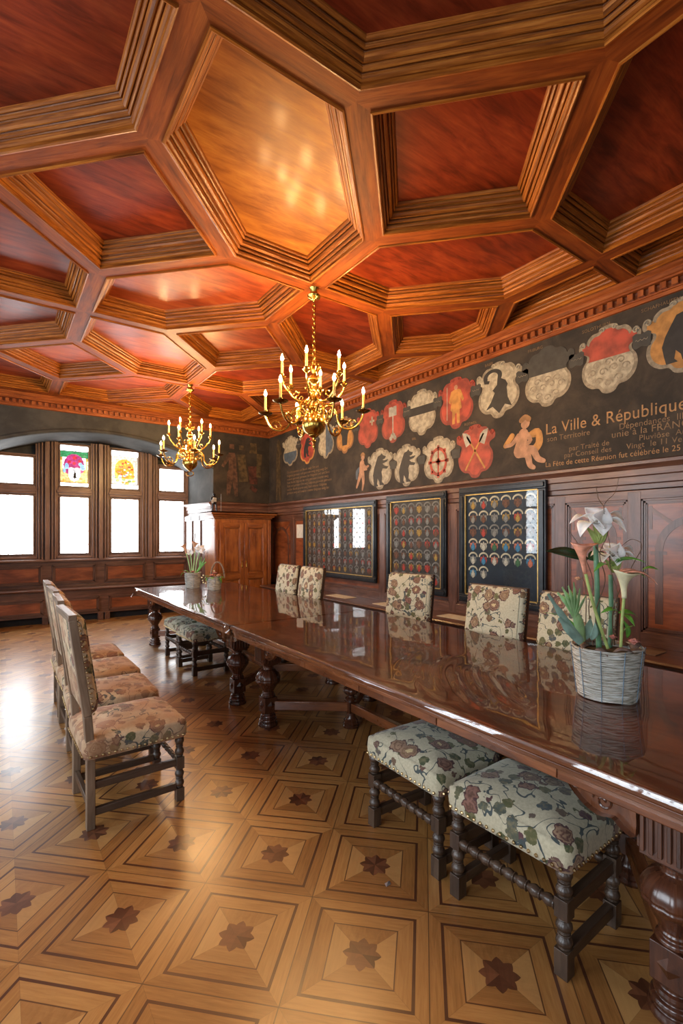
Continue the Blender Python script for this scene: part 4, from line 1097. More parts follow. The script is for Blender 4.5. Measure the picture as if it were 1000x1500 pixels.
# ================================================================ TABLES
def make_table(label, cy, L=3.50):
    t = thing('banquet_table', label, 'table', (2.315, cy, 0), 0, 'long tables set end to end')
    W = 1.47; hw, hl = W / 2, L / 2
    b = MB(); b.b2((-hw, -hl, .755), (hw, hl, .790), (0, 1, 0)); b.build('tabletop', 'table_top', t, .008)
    b = MB(); b.extrude([(0, .755), (.004, .757), (.006, .790 - .012), (.0, .789)], (-hw, -hl, 0), (-hw, hl, 0), (-1, 0, 0)); 
    for s_ in (-1, 1):
        b.b2((s_ * hw, -hl, .735), (s_ * (hw - .03), hl, .755), (0, 1, 0)); b.b2((-hw, s_ * hl, .735), (hw, s_ * (hl - .03), .755), (1, 0, 0))
    for s_ in (-1, 1):
        b.b2((s_ * (hw - .012), -hl + .012, .695), (s_ * (hw - .035), hl - .012, .74), (0, 1, 0)); b.b2((-hw + .012, s_ * (hl - .012), .695), (hw - .012, s_ * (hl - .035), .74), (1, 0, 0))
        b.b2((s_ * (hw - .16), -hl + .2, .66), (s_ * (hw - .20), hl - .2, .755), (0, 1, 0))
    b.build('apron', 'table_wood', t, .003)
    k = 6; seg = (L - .08) / k
    for s_ in (-1, 1):
        for i in range(k):
            y0 = -hl + .04 + i * seg
            b = MB(); b.b2((s_ * (hw - .006), y0 + .003, .70), (s_ * (hw - .02), y0 + seg - .003, .752), (0, 1, 0)); b.build('drawer_front', 'table_wood', t, .002)
    def gad(th, z): return 1 + (.05 * abs(math.sin(th * 6)) if .36 < z < .465 else 0)
    lp = [(.078, 0), (.080, .015), (.074, .028), (.066, .032), (.074, .045), (.070, .058), (.058, .064), (.064, .075), (.060, .088), (.050, .095), (.052, .112)]
    up = [(.050, .232), (.058, .238), (.056, .250), (.046, .256), (.048, .268), (.044, .276), (.052, .292), (.070, .320), (.086, .345), (.095, .362), (.097, .372), (.092, .376), (.098, .384), (.096, .398), (.088, .418), (.074, .438), (.056, .452), (.042, .458), (.038, .470), (.040, .484), (.050, .490), (.050, .498)]
    for sx in (-1, 1):
        for sy in (-1, 1):
            x, y = sx * .53, (1.48 if sy > 0 else -1.43)
            b = MB(); b.lathe(lp, (x, y, 0), n=28); b.box((x, y, .172), (.112, .112, .124), 0, (0, 0, 1)); b.lathe(up, (x, y, 0), n=48, mod=gad)
            b.box((x, y, .51), (.12, .12, .03)); lg = b.build('leg', 'leg_wood', t, .003)
            b = MB(); b.box((x, y, .605), (.155, .155, .19), 0, (0, 0, 1))
            for q in range(6):
                o = -.065 + q * .026
                b.box((x - .081, y + o, .605), (.012, .013, .16), 0, (0, 0, 1)); b.box((x + .081, y + o, .605), (.012, .013, .16), 0, (0, 0, 1))
                b.box((x + o, y - .081, .605), (.013, .012, .16), 0, (0, 0, 1)); b.box((x + o, y + .081, .605), (.013, .012, .16), 0, (0, 0, 1))
            b.build('fluted_block', 'leg_wood', lg, .002)
            b = MB()
            for dx, dy in ((-1, 0), (1, 0), (0, -1), (0, 1)):
                c = Vector((x + dx * .056, y + dy * .056, .172)); n = Vector((dx, dy, 0)); tt_ = Vector((-dy, dx, 0))
                b.add([c + tt_ * .035, c + Vector((0, 0, .035)), c - tt_ * .035, c - Vector((0, 0, .035)), c + n * .012], [(0, 1, 4), (1, 2, 4), (2, 3, 4), (3, 0, 4)])
            b.build('diamond_boss', 'leg_wood', lg)
            # carved scroll brackets running from the leg under the apron
            bx = x + sx * .085
            Pb = catmull([(0, 0), (0, -.13), (.045, -.125), (.075, -.105), (.12, -.115), (.17, -.10), (.215, -.065), (.245, -.03), (.27, -.022), (.30, -.03), (.31, 0)], 3, False)
            b = MB(); b.plate(Pb, lambda u, v, d_: (bx + sx * (.012 - d_), y - sy * (.08 + u), .695 + v), .028)
            br = b.build('bracket', 'table_wood', t, .002)
            b = MB()
            for cx_, cz_, rr, w_ in ((.10, -.058, .036, 1), (.195, -.028, .024, -1)):
                sp = [(bx + sx * .014, y - sy * (.08 + cx_ + rr * (1 - a / 11) * math.cos(a * w_)), .695 + cz_ + rr * (1 - a / 11) * math.sin(a * w_)) for a in [q * .45 for q in range(22)]]
                b.tube(sp, .0045, 6)
            b.build('scroll_carving', 'leg_wood', br)
    for sy in (-1, 1):
        b = MB()
        for sx in (-1, 1): b.bar((sx * .53, (1.48 if sy > 0 else -1.43), .165), (0, sy * 1.06, .165), .05, .075)
        b.build('end_stretcher', 'table_wood', t, .006)
        b = MB(); x, y = 0, sy * 1.06
        b.lathe([(.062, 0), (.066, .012), (.058, .022), (.064, .034), (.054, .046), (.058, .058), (.046, .068), (.042, .08), (.034, .10), (.034, .22), (.044, .225), (.046, .235), (.03, .245), (.028, .255), (.046, .268), (.060, .285), (.062, .298), (.054, .315), (.040, .325), (.03, .335), (.018, .345), (.018, .70)], (x, y, 0), n=24, mod=lambda th, z: 1 + (.05 * math.cos(12 * th) if .26 < z < .32 else 0))
        b.box((x, y, .165), (.075, .075, .09), 0, (0, 0, 1)); b.build('post', 'leg_wood', t)
    MB().bar((0, -1.06, .165), (0, 1.06, .165), .05, .07, (0, 0, 1)).build('long_stretcher', 'table_wood', t, .006)
    return t
make_table('long dark carved wooden table carrying the big flower basket, nearer of the joined pair', 2.075)
make_table('long dark carved wooden table carrying two small flower pots, farther of the joined pair', 5.605)

# transparent plastic sheet over both tables, hanging over their edges
def film():
    xs_ = [1.50, 1.535, 1.56, 1.568, 1.572, 1.576, 1.60]
    x = 1.64
    while x < 3.03: xs_.append(x); x += .018
    xs_ += [3.045, 3.054, 3.058, 3.062]
    ys_ = []; y = .30
    while y < 7.38:
        ys_.append(y); y += .018 if 1.0 < y < 2.4 else (.03 if 3.5 < y < 4.2 or y > 6.9 else .08)
    ys_ += [7.38, 7.40, 7.42]
    rnd = random.Random(5)
    arcs = [(2.36, 1.10, r_, a0, a1, h) for r_, a0, a1, h in ((.42, 1.7, 2.7, .0030), (.50, 1.5, 2.9, .0042), (.58, 1.6, 2.6, .0042), (.66, 1.75, 2.8, .0035), (.74, 1.5, 2.45, .0035), (.83, 1.8, 2.5, .0028), (.92, 1.6, 2.2, .0022))]
    vs = []; fs = []
    for j, y in enumerate(ys_):
        for i, x in enumerate(xs_):
            z = .7935
            for cx, cy, r_, a0, a1, h in arcs:
                dx, dy = x - cx, y - cy; rr = math.hypot(dx, dy * .8); a = math.atan2(dy, dx)
                if a0 < a < a1:
                    e = min((a - a0), (a1 - a)) / .3; e = min(e, 1)
                    z += 2.0 * h * e * math.exp(-((rr - r_ - .02 * math.sin(a * 5)) / .016) ** 2)
            z += .0006 * math.sin(x * 9 + 2 * math.sin(y * 3)) * math.sin(y * 5)
            X_ = x; Y_ = y
            if x < 1.575:                                # turned down over the near edge
                drop = (1.575 - x)
                big = 1.0 + 1.5 * math.exp(-((y - 3.84) / .22) ** 2) + 2.2 * max(0, (y - 7.0) / .4)
                end = .5 + .5 * math.sin(y * 7) * .35
                dd = drop * big * (.55 + .25 * math.sin(y * 2.3))
                X_ = 1.572 - .002 - (.010 + .010 * math.sin(y * 23) * (big - 1)) * min(1, drop / .04) * big ** .5
                z = .7935 - dd
            if y > 7.36: Y_ = 7.365 + (y - 7.36) * .15; z -= (y - 7.36) * 1.6
            if x > 3.052: z -= (x - 3.052) * 2; X_ = 3.054
            vs.append((X_, Y_, z))
    n = len(xs_)
    for j in range(len(ys_) - 1):
        for i in range(n - 1): fs.append((j * n + i, j * n + i + 1, (j + 1) * n + i + 1, (j + 1) * n + i))
    return tag(MB().add(vs, fs).build('plastic_cover', 'plastic_film', None, 0, 180), 'transparent wrinkled plastic sheet spread over both long tables', 'tablecloth')
film()

# ================================================================ SEATING
def cushion(b, cx, cy, z0, z1, w_, d_, dome, nx=26, pw=22.0, er=.020):
    """upholstered pad: plan superellipse w_ (x) by d_ (y), side from z0 to z1, domed on top"""
    vs = []; fs = []; N = 64; rings = []
    def ring(k, z):
        o = len(vs)
        for i in range(N):
            th = 2 * PI * (i + .5) / N; c, s_ = math.cos(th), math.sin(th)
            r_ = (abs(c) ** pw + abs(s_) ** pw) ** (-1 / pw)
            vs.append((cx + c * r_ * w_ / 2 * k, cy + s_ * r_ * d_ / 2 * k, z))
        rings.append(o)
    ring(.95, z0 - .004); ring(.985, z0); ring(1.0, z0 + .015); ring(1.012, z0 + (z1 - z0) * .45); ring(1.0, z1 - er)
    for q in range(1, 5):
        a = q / 4 * PI / 2; ring(1 - (1 - math.cos(a)) * er / (w_ / 2), z1 - er + er * math.sin(a))
    for k in (.88, .75, .6, .4, .2): ring(k, z1 + dome * (1 - k ** 2.4))
    for a, c in zip(rings, rings[1:]):
        for i in range(N):
            j = (i + 1) % N; fs.append((a + i, a + j, c + j, c + i))
    vs.append((cx, cy, z1 + dome * 1.0)); l = rings[-1]
    for i in range(N): fs.append((l + i, l + (i + 1) % N, len(vs) - 1))
    fs.append(tuple(reversed(range(N))))
    b.add(vs, fs, (1, 0, 0), True)
def turned(b, x, y, z0, z1, blocks, r=.0235, bs=.045):
    """bobbin turned leg with square blocks"""
    cur = z0; seq = []
    for a, c in blocks:
        if a > cur + .01: seq.append(('t', cur, a))
        seq.append(('b', a, c)); cur = c
    if z1 > cur + .01: seq.append(('t', cur, z1))
    for k, a, c in seq:
        if k == 'b': b.box((x, y, (a + c) / 2), (bs, bs, c - a), 0, (0, 0, 1))
        else:
            L = c - a; n = max(1, round(L / .052)); prof = [(r * .62, a)]
            for i in range(n):
                p = a + L * i / n; l = L / n
                for q, rr in ((.04, .75), (.10, .95), (.15, .72), (.25, 1.0), (.42, 1.14), (.6, 1.05), (.75, .78), (.82, .68), (.88, .92), (.94, .92), (1.0, .62)):
                    prof.append((r * rr, p + l * q))
            b.lathe(prof, (x, y, 0), n=16)
def turned_bar(b, p0, p1, r=.014):
    p0, p1 = Vector(p0), Vector(p1); L = (p1 - p0).length; n = max(1, round(L / .055)); prof = [(r * .7, 0)]
    for i in range(n):
        for q, rr in ((.06, .75), (.10, 1.1), (.16, 1.1), (.2, .75), (.35, 1.05), (.55, 1.2), (.75, 1.05), (.93, .75)): prof.append((r * rr, L * (i + q) / n))
    prof.append((r * .7, L)); b.lathe(prof, p0, (p1 - p0), n=12)
def nails(pts, out, r=.0055):
    b = MB()
    for p, o in zip(pts, out): b.ball((p[0] + o[0] * .001, p[1] + o[1] * .001, p[2]), r, 6, 4)
    return b
def rim_nails(x0, x1, y0, y1, z, step=.026):
    P = []; O = []
    nx = int((x1 - x0) / step); ny = int((y1 - y0) / step)
    for i in range(1, nx):
        x = x0 + (x1 - x0) * i / nx
        for y, o in ((y0, -1), (y1, 1)): P.append((x, y, z)); O.append((0, o))
    for i in range(1, ny):
        y = y0 + (y1 - y0) * i / ny
        for x, o in ((x0, -1), (x1, 1)): P.append((x, y, z)); O.append((o, 0))
    return P, O
def make_chair(label, fab='tapestry', woodm='chair_wood', ww=.52, lean=.085, top=1.13, group=None):
    """faces local +x"""
    t = thing('upholstered_chair', label, 'chair', (0, 0, 0), 0, group)
    hx, hy = .235, ww / 2 - .025
    for sy in (-1, 1):
        b = MB(); turned(b, hx, sy * hy, 0, .385, [(0, .075), (.185, .255)]); b.box((hx, sy * hy, .0375), (.042, .042, .075)); b.build('leg', woodm, t, .003)
        b = MB()
        zs = [(0, 0), (.40, 0), (.60, -.015), (top - .02, -lean)]
        for (a, oa), (c, oc) in zip(zs, zs[1:]): b.bar((-hx + oa, sy * hy, a), (-hx + oc, sy * hy, c), .042, .046, (0, 1, 0))
        b.build('leg', 'chair_wood_worn' if woodm == 'chair_wood' and 'row' in label else woodm, t, .004)
        b = MB(); b.b2((-hx + .02, sy * hy - .013, .065), (hx - .02, sy * hy + .013, .105), (1, 0, 0)); b.b2((-hx + .02, sy * hy - .013, .205), (hx - .02, sy * hy + .013, .245), (1, 0, 0)); b.build('side_stretcher', woodm, t, .003)
    b = MB(); turned_bar(b, (hx, -hy + .02, .22), (hx, hy - .02, .22)); b.build('front_stretcher', woodm, t)
    MB().b2((-hx - .012, -hy, .10), (-hx + .012, hy, .14)).build('rear_stretcher', woodm, t, .003)
    b = MB(); cushion(b, .0, 0, .375, .475, .545, ww + .03, .035); s_ = b.build('seat', fab, t, 0, 60)
    P, O = rim_nails(-.2735, .2735, -ww / 2 - .0165, ww / 2 + .0165, .392, .030); nails(P, O, .0075).build('nail_trim', 'nail', t)
    # back
    b = MB(); bw_ = ww - .005; bh = top - .60
    cushion(b, 0, 0, -.01, .058, bw_ * .985, bh, .022, er=.03)
    ang = math.atan2(lean, top - .55)
    mt = Matrix.Translation((-hx - lean * .56 - .004, 0, .60 + bh / 2)) @ Matrix.Rotation(-ang, 4, 'Y') @ Matrix(((0, 0, 1, 0), (1, 0, 0, 0), (0, 1, 0, 0), (0, 0, 0, 1)))
    b.xf(mt); bk_ = b.build('backrest', fab, t, 0, 60)
    b = MB()
    rl = lambda z: -hx - lean * (z - .55) / (top - .55)
    b.bar((rl(top) + .0, -hy - .02, top - .01), (rl(top), hy + .02, top - .01), .042, .035); b.bar((rl(.62), -hy, .62), (rl(.62), hy, .62), .03, .04); b.bar((rl(.86), -hy, .86), (rl(.86), hy, .86), .02, .03)
    b.build('back_frame', 'chair_wood_worn' if 'row' in label else woodm, t, .004)
    P = []; O = []
    for i in range(19):
        z = .61 + (top - .63) * i / 18; x = rl(z) + .022
        for sy in (-1, 1): P.append((x, sy * (ww / 2 - .002), z)); O.append((0, sy))
    nails(P, O, .006).build('nail_trim', 'nail', bk_)
    return t
def make_stool(label, group):
    """long side along local y, outer side towards -x"""
    t = thing('upholstered_stool', label, 'stool', (0, 0, 0), 0, group)
    hx, hy = .185, .235
    for sx in (-1, 1):
        for sy in (-1, 1):
            b = MB(); turned(b, sx * hx, sy * hy, 0, .385, [(0, .095), (.205, .275)], .0255, .050); b.build('leg', 'chair_wood', t, .003)
    for sy in (-1, 1):
        b = MB(); b.b2((-hx + .02, sy * hy - .016, .045), (hx - .02, sy * hy + .016, .09), (1, 0, 0)); b.b2((-hx + .02, sy * hy - .016, .215), (hx - .02, sy * hy + .016, .265), (1, 0, 0)); b.build('side_stretcher', 'chair_wood', t, .003)
    for sx in (-1, 1):
        b = MB(); turned_bar(b, (sx * (hx + (.0 if sx > 0 else .012)), -hy + .02, .24), (sx * (hx + (.0 if sx > 0 else .012)), hy - .02, .24), .0185); b.build('turned_stretcher', 'chair_wood', t)
    b = MB(); cushion(b, 0, 0, .375, .475, .445, .545, .045); b.build('seat', 'tapestry', t, 0, 60)
    P, O = rim_nails(-.2235, .2235, -.2735, .2735, .392, .030); nails(P, O, .0075).build('nail_trim', 'nail', t)
    return t
def place(o, x, y, rz, label):
    o.location = (x, y, 0); o.rotation_euler.z = rz; o['label'] = label; return o
rowp = make_chair('row chair', 'tapestry_worn', 'chair_wood', .50, .085, 1.13, 'row of empty chairs on the left')
rl_ = ['floral upholstered wooden chair with worn seat, nearest of the row standing free on the left', 'floral upholstered wooden chair, second from the front in the free row on the left', 'floral upholstered wooden chair, third from the front in the free row on the left', 'floral upholstered wooden chair, farthest in the free row on the left']
spots = [(.615, 3.07, .03), (.635, 3.73, -.02), (.65, 4.36, .02), (.655, 4.97, -.02)]
chairs = [rowp] + [copy_tree(rowp) for _ in range(3)]
for o, (x, y, rz), l in zip(chairs, spots, rl_): place(o, x, y, rz, l)
fp = make_chair('far chair', 'tapestry', 'chair_wood', .54, .085, 1.14, 'chairs along the far side of the tables')
fl = ['floral upholstered chair pushed in beyond the table, leftmost of the far side', 'floral upholstered chair pushed in beyond the table, second from the left on the far side', 'floral upholstered chair beyond the table in front of the narrow middle framed display', 'floral upholstered chair beyond the table in front of the tall framed display', 'floral upholstered chair beyond the table half hidden by the big flower basket']
spots = [(2.93, 5.80, PI), (2.93, 5.20, PI - .03), (3.235, 3.67, PI + .16), (2.92, 2.40, PI + .02), (2.92, 1.76, PI - .02)]
chairs = [fp] + [copy_tree(fp) for _ in range(4)]
for o, (x, y, rz), l in zip(chairs, spots, fl): place(o, x, y, rz, l)
chairs[2].scale = (1, 1.07, 1)
sp_ = make_stool('stool', 'stools tucked under the near side of the tables')
sl = ['floral upholstered stool with turned legs nearest the camera, half under the near table', 'floral upholstered stool with turned legs behind the nearest one, half under the near table', 'floral upholstered stool under the far table, nearer of that pair', 'floral upholstered stool under the far table, farther of that pair near the window bench']
spots = [(1.80, 1.17, .03), (1.815, 1.76, -.02), (1.92, 5.50, .04), (1.94, 6.12, 0)]
stools = [sp_] + [copy_tree(sp_) for _ in range(3)]
for o, (x, y, rz), l in zip(stools, spots, sl): place(o, x, y, rz, l)

# ================================================================ CHANDELIERS
def chandelier(label, x, y, dz, ring):
    z0 = 2.54 + dz; top = ZB - z0
    t = thing('chandelier', label, 'chandelier', (x, y, z0), 0, 'brass candle chandeliers')
    # rose on the ceiling
    MB().lathe([(.0, top - .11), (.012, top - .11), (.02, top - .10), (.055, top - .085), (.062, top - .07), (.045, top - .05), (.03, top - .04), (.035, top - .02), (.045, top)], n=24).build('ceiling_rose', 'brass', t)
    b = MB(); zc = top - .11; i = 0
    while zc > .575:
        pts = [(0.014 * math.cos(a) * (1 if i % 2 else 0), 0.014 * math.cos(a) * (0 if i % 2 else 1), zc - .022 + .026 * math.sin(a)) for a in [2 * PI * k / 12 for k in range(12)]]
        b.tube(pts, .0058, 6, True); zc -= .040; i += 1
    b.build('chain', 'brass', t)
    prof = [(0, .56), (.012, .56), (.016, .54), (.010, .53), (.022, .51), (.03, .49), (.022, .47), (.018, .45), (.03, .43), (.045, .41), (.05, .39), (.03, .37), (.02, .35), (.018, .30), (.028, .28), (.04, .26), (.042, .24), (.026, .22), (.02, .20), (.035, .18), (.048, .16), (.05, .14), (.034, .12), (.04, .11), (.056, .105), (.058, .095)]
    MB().lathe(prof, n=28).build('stem', 'brass', t)
    b = MB()
    for k in range(10):                                # pierced crown
        a = 2 * PI * k / 10; ca, sa = math.cos(a), math.sin(a)
        b.tube([(.02 * ca, .02 * sa, .49), (.05 * ca, .05 * sa, .48), (.062 * ca, .062 * sa, .50), (.055 * ca, .055 * sa, .525), (.045 * ca, .045 * sa, .515)], [.005, .006, .006, .006, .004], 6)
    b.build('crown', 'brass', t)
    MB().lathe([(.058, .095), (.07, .088), (.07, .08), (.086, .065), (.100, .035), (.107, 0), (.102, -.035), (.086, -.065), (.062, -.085), (.060, -.09), (.045, -.098), (.043, -.104), (.028, -.115), (.014, -.125), (.012, -.135), (.020, -.145), (.022, -.155), (.012, -.168), (.009, -.18), (.014, -.19), (.012, -.205), (.006, -.215), (0, -.235)][: (15 if ring else 23)] + ([(0, -.14)] if ring else []), n=36).build('ball', 'brass', t)
    if ring:
        b = MB(); b.tube([(.055 * math.cos(a) * .82, -.055 * math.cos(a) * .57, -.165 + .035 * math.sin(a)) for a in [2 * PI * k / 24 for k in range(24)]], .007, 8, True); b.build('ring', 'brass', t)
    A0 = R(35.34)
    def arm(phi, rad, zoff, big):
        w_ = Vector((math.sin(A0 + phi), math.cos(A0 + phi), 0))
        P = lambda r_, z: tuple(w_ * r_ + Vector((0, 0, z)))
        b = MB(); k = rad / .45 if big else rad / .29
        if big:
            m = catmull([(.05, .10), (.10, .15), (.16, .155), (.205, .10), (.215, .03), (.25, -.03), (.31, -.05), (.375, -.03), (.415, .02), (.44, .085)], 4, False)
            b.tube([P(r_, z) for r_, z in m], [.0115 - .003 * i / len(m) for i in range(len(m))], 8)
            b.tube([P(.375 - .045 + .045 * math.cos(a) * (1 - a / 12), -.005 + .04 * math.sin(a + .4) * (1 - a / 12)) for a in [.4 * q for q in range(17)]], .0075, 6)
            b.tube([P(.15 + .042 * math.cos(a) * (1 - a / 12), .085 + .045 * math.sin(a) * (1 - a / 12)) for a in [.4 * q for q in range(17)]], .0075, 6)
            b.tube([P(.09 + .035 * math.cos(a + 1) * (1 - a / 10), .045 + .035 * math.sin(a + 1) * (1 - a / 10)) for a in [.4 * q for q in range(15)]], .006, 6)
            b.ball(P(.30, .0), .009, 8, 6)
            pz = .095; pr = .062; th = .125
        else:
            m = catmull([(.03, .24), (.07, .20), (.13, .19), (.19, .215), (.235, .27), (.27, .315), (.29, .37)], 4, False)
            b.tube([P(r_, z) for r_, z in m], [.0100 - .002 * i / len(m) for i in range(len(m))], 8)
            b.tube([P(.165 + .035 * math.cos(a) * (1 - a / 12), .255 + .035 * math.sin(a + 3.6) * (1 - a / 12)) for a in [.4 * q for q in range(17)]], .005, 6)
            b.tube([P(.05 + .03 * math.cos(a) * (1 - a / 12), .30 + .035 * math.sin(a) * (1 - a / 12)) for a in [.4 * q for q in range(15)]], .0045, 6)
            pz = .375; pr = .030; th = .115
        a_ = b.build('arm', 'brass', t)
        c = P(rad - .01, 0)
        MB().lathe([(.008, pz - .012), (.014, pz - .006), (pr * .6, pz - .002), (pr, pz + .010), (pr + .003, pz + .015), (pr - .004, pz + .015), (.02, pz + .004), (.011, pz + .006), (.010, pz + .02), (.016, pz + .026), (.017, pz + .040), (.011, pz + .042)], (c[0], c[1], 0), n=22).build('drip_pan', 'brass_dark' if big else 'brass', a_)
        MB().lathe([(.0, pz + .036), (.0115, pz + .036), (.0105, pz + .04 + th - .01), (.008, pz + .04 + th), (0, pz + .04 + th)], (c[0], c[1], 0), n=12).build('candle', 'candle', a_)
        z_ = pz + .04 + th
        MB().lathe([(.0, z_ - .002), (.006, z_), (.0125, z_ + .014), (.0135, z_ + .022), (.010, z_ + .036), (.005, z_ + .05), (.0, z_ + .062)], (c[0], c[1], 0), n=12).build('flame_bulb', 'bulb', a_)
    for k in range(6): arm(R(35 + 60 * k), .45, 0, True)
    for k in range(6): arm(R(9 + 60 * k), .30, 0, False)
    return t
chandelier('large brass candle chandelier with two tiers of lit bulbs, the nearer one', px(2), py(2), 0.0, False)
chandelier('brass candle chandelier with two tiers of lit bulbs, the farther one near the windows', px(2) - .02, py(6), .075, True)

# ================================================================ FLOWERS
m_, nt_, p_ = newmat('wicker')
xx_, yy_, zz_ = sep(coord('Object'))
nn_ = noise(comb(xx_ * 14, yy_ * 14, zz_ * 300), 1.0, 4, .7)
fin(nt_, p_, ramp(nn_, [(.3, (.07, .055, .04)), (.45, (.34, .31, .25)), (.6, (.60, .60, .56)), (.75, (.74, .80, .83))]), .7, bump(nn_, .6, .004)); M['wicker'] = m_
plain('wicker_brown', (.22, .15, .10), .75, 0, .4, 60); plain('wire_blue', (.16, .24, .32), .5, .2)
plain('petal_white', (.90, .88, .85), .5, 0, .10, 25, Subsurface_Weight=.1); plain('petal_pink', (.80, .34, .22), .45, 0, .3, 30); plain('petal_cream', (.78, .72, .46), .45, 0, .15, 20); plain('petal_rose', (.62, .25, .20), .5, 0, .35, 40); plain('petal_peach', (.72, .40, .24), .5, 0, .2)
plain('stem_green', (.10, .24, .13), .4, 0, .25); plain('stem_light', (.38, .48, .15), .45, 0, .2); plain('leaf_dark', (.012, .055, .02), .25, 0, .4, 12); plain('leaf_bright', (.13, .38, .05), .4, 0, .3, 12)
plain('leaf_pale', (.36, .60, .28), .5, 0, .25, 14); plain('leaf_grey', (.24, .38, .31), .55, 0, .25, 14); plain('twig', (.13, .075, .045), .6, 0, .3); plain('bark', (.13, .08, .06), .7, 0, .4, 40); plain('soil', (.05, .035, .02), .9)
d_cam = Vector((math.sin(R(35.34)), math.cos(R(35.34)), 0)); r_cam = Vector((math.cos(R(35.34)), -math.sin(R(35.34)), 0))
def leaf(b, base, tip, up, w_, bend=.15, cup=.2, nseg=10, k=.75, fold=0.0, sharp=1.0):
    base, tip, up = Vector(base), Vector(tip), Vector(up).normalized(); d = tip - base; L = d.length
    side = d.cross(up).normalized(); up = side.cross(d).normalized(); vs = []; fs = []; m = 5
    for i in range(nseg + 1):
        s_ = i / nseg; c = base + d * s_ + up * (bend * L * math.sin(PI * s_)) - up * (bend * L * s_ * s_ * .6)
        ww = w_ * (math.sin(PI * min(1, s_ ** k)) ** sharp + .04 * (1 - s_)) / 2
        for j in range(m):
            q = -1 + 2 * j / (m - 1)
            vs.append(c + side * (q * ww) + up * (cup * ww * q * q))
    for i in range(nseg):
        for j in range(m - 1):
            a = i * m + j; fs.append((a, a + 1, a + m + 1, a + m))
    b.add(vs, fs, tuple(d.normalized()), True)
def calla(b, base, axis, side, L, r0, r1, tipk):
    base, ax, sd = Vector(base), Vector(axis).normalized(), Vector(side)
    sd = (sd - ax * sd.dot(ax)).normalized(); o = ax.cross(sd); N = 24; K = 10; vs = []; fs = []
    for k in range(K + 1):
        s_ = k / K
        for i in range(N):
            th = 2 * PI * i / N; c = math.cos(th)
            rr = r0 + (r1 - r0) * s_ ** 2.2
            ext = max(0, c) ** 3 * tipk * s_ ** 5
            fl_ = s_ ** 6 * .15 * r1
            h = L * s_ - (L * .16 * s_ ** 5) * (1 + c) * .5 + (.25 * L * s_ ** 4) * (1 - c) * .15
            vs.append(base + ax * h + (sd * c + o * math.sin(th)) * (rr + fl_) + sd * ext)
    for k in range(K):
        for i in range(N):
            j = (i + 1) % N; fs.append((k * N + i, k * N + j, (k + 1) * N + j, (k + 1) * N + i))
    b.add(vs, fs, tuple(ax), True)
def thick(o, t=.0012):
    m = o.modifiers.new('solid', 'SOLIDIFY'); m.thickness = t; m.offset = 0; return o
def basket(t, r0, r1, h, mat, sx=1.0, rings=30, seed=1, wires=8):
    rnd = random.Random(seed)
    MB().lathe([(0, .002), (r0 - .004, .002), (r1 - .006, h - .012), (r1 - .02, h - .012), (r1 - .022, h - .03), (0, h - .03)], n=32, sx=1, sy=sx).build('basket_core', mat, t)
    b = MB()
    for i in range(rings):
        z = .004 + (h - .006) * i / (rings - 1); r_ = r0 + (r1 - r0) * z / h
        ph = rnd.random() * 6
        pts = [((r_ + .0025 * math.sin(a * 7 + ph)) * math.cos(a), (r_ + .0025 * math.sin(a * 7 + ph)) * math.sin(a) * sx, z + .003 * math.sin(a * 2 + ph) + .002 * math.sin(a * 5 + ph)) for a in [2 * PI * k / 36 for k in range(36)]]
        b.tube(pts, h / rings * .62, 6, True)
    o = b.build('woven_wicker', mat, t)
    b = MB()
    for k in range(wires):
        a = 2 * PI * k / wires + .3
        b.tube([((r0 + (r1 - r0) * z / h + .008) * math.cos(a), (r0 + (r1 - r0) * z / h + .008) * math.sin(a) * sx, z + .002) for z in [h * q / 8 for q in range(9)]], .0018, 5)
    b.build('wire', 'wire_blue', t)
    MB().lathe([(0, h - .02), (r1 - .02, h - .028)], n=24, sy=sx).build('moss', 'soil', t)
# --- big basket
BC = Vector((2.335, 1.125, .7955)); BZ = BC.dot(d_cam)
def bp(pxx, pyy, dz=0):
    Z = BZ + dz; p = d_cam * Z + r_cam * ((pxx - 500) / 704 * Z) + Vector((0, 0, 1.55 + (784 - pyy) * Z / 704))
    return p - BC
t = thing('flower_basket', 'large pale wicker basket of white amaryllis, pink callas and fern leaves on the near table', 'flower basket', tuple(BC))
basket(t, .128, .155, .235, 'wicker', .95, 34, 3, 10)
b = MB(); b.tube([bp(877, 950), bp(875, 900), bp(874, 850), bp(872, 797)], [.0125, .012, .0115, .011], 12); b.tube([bp(893, 948, .05), bp(895, 890, .05), bp(894, 842, .05)], [.011, .0105, .010], 12); b.build('amaryllis_stem', 'stem_green', t)
b = MB(); b.tube(catmull([bp(890, 950, -.04), bp(878, 915, -.05), bp(865, 872, -.06), bp(857, 838, -.07)], 5, False), .007, 10); b.tube(catmull([bp(909, 948, -.03), bp(911, 905, -.04), bp(914, 872, -.05)], 5, False), .0065, 10); b.build('calla_stem', 'stem_light', t)
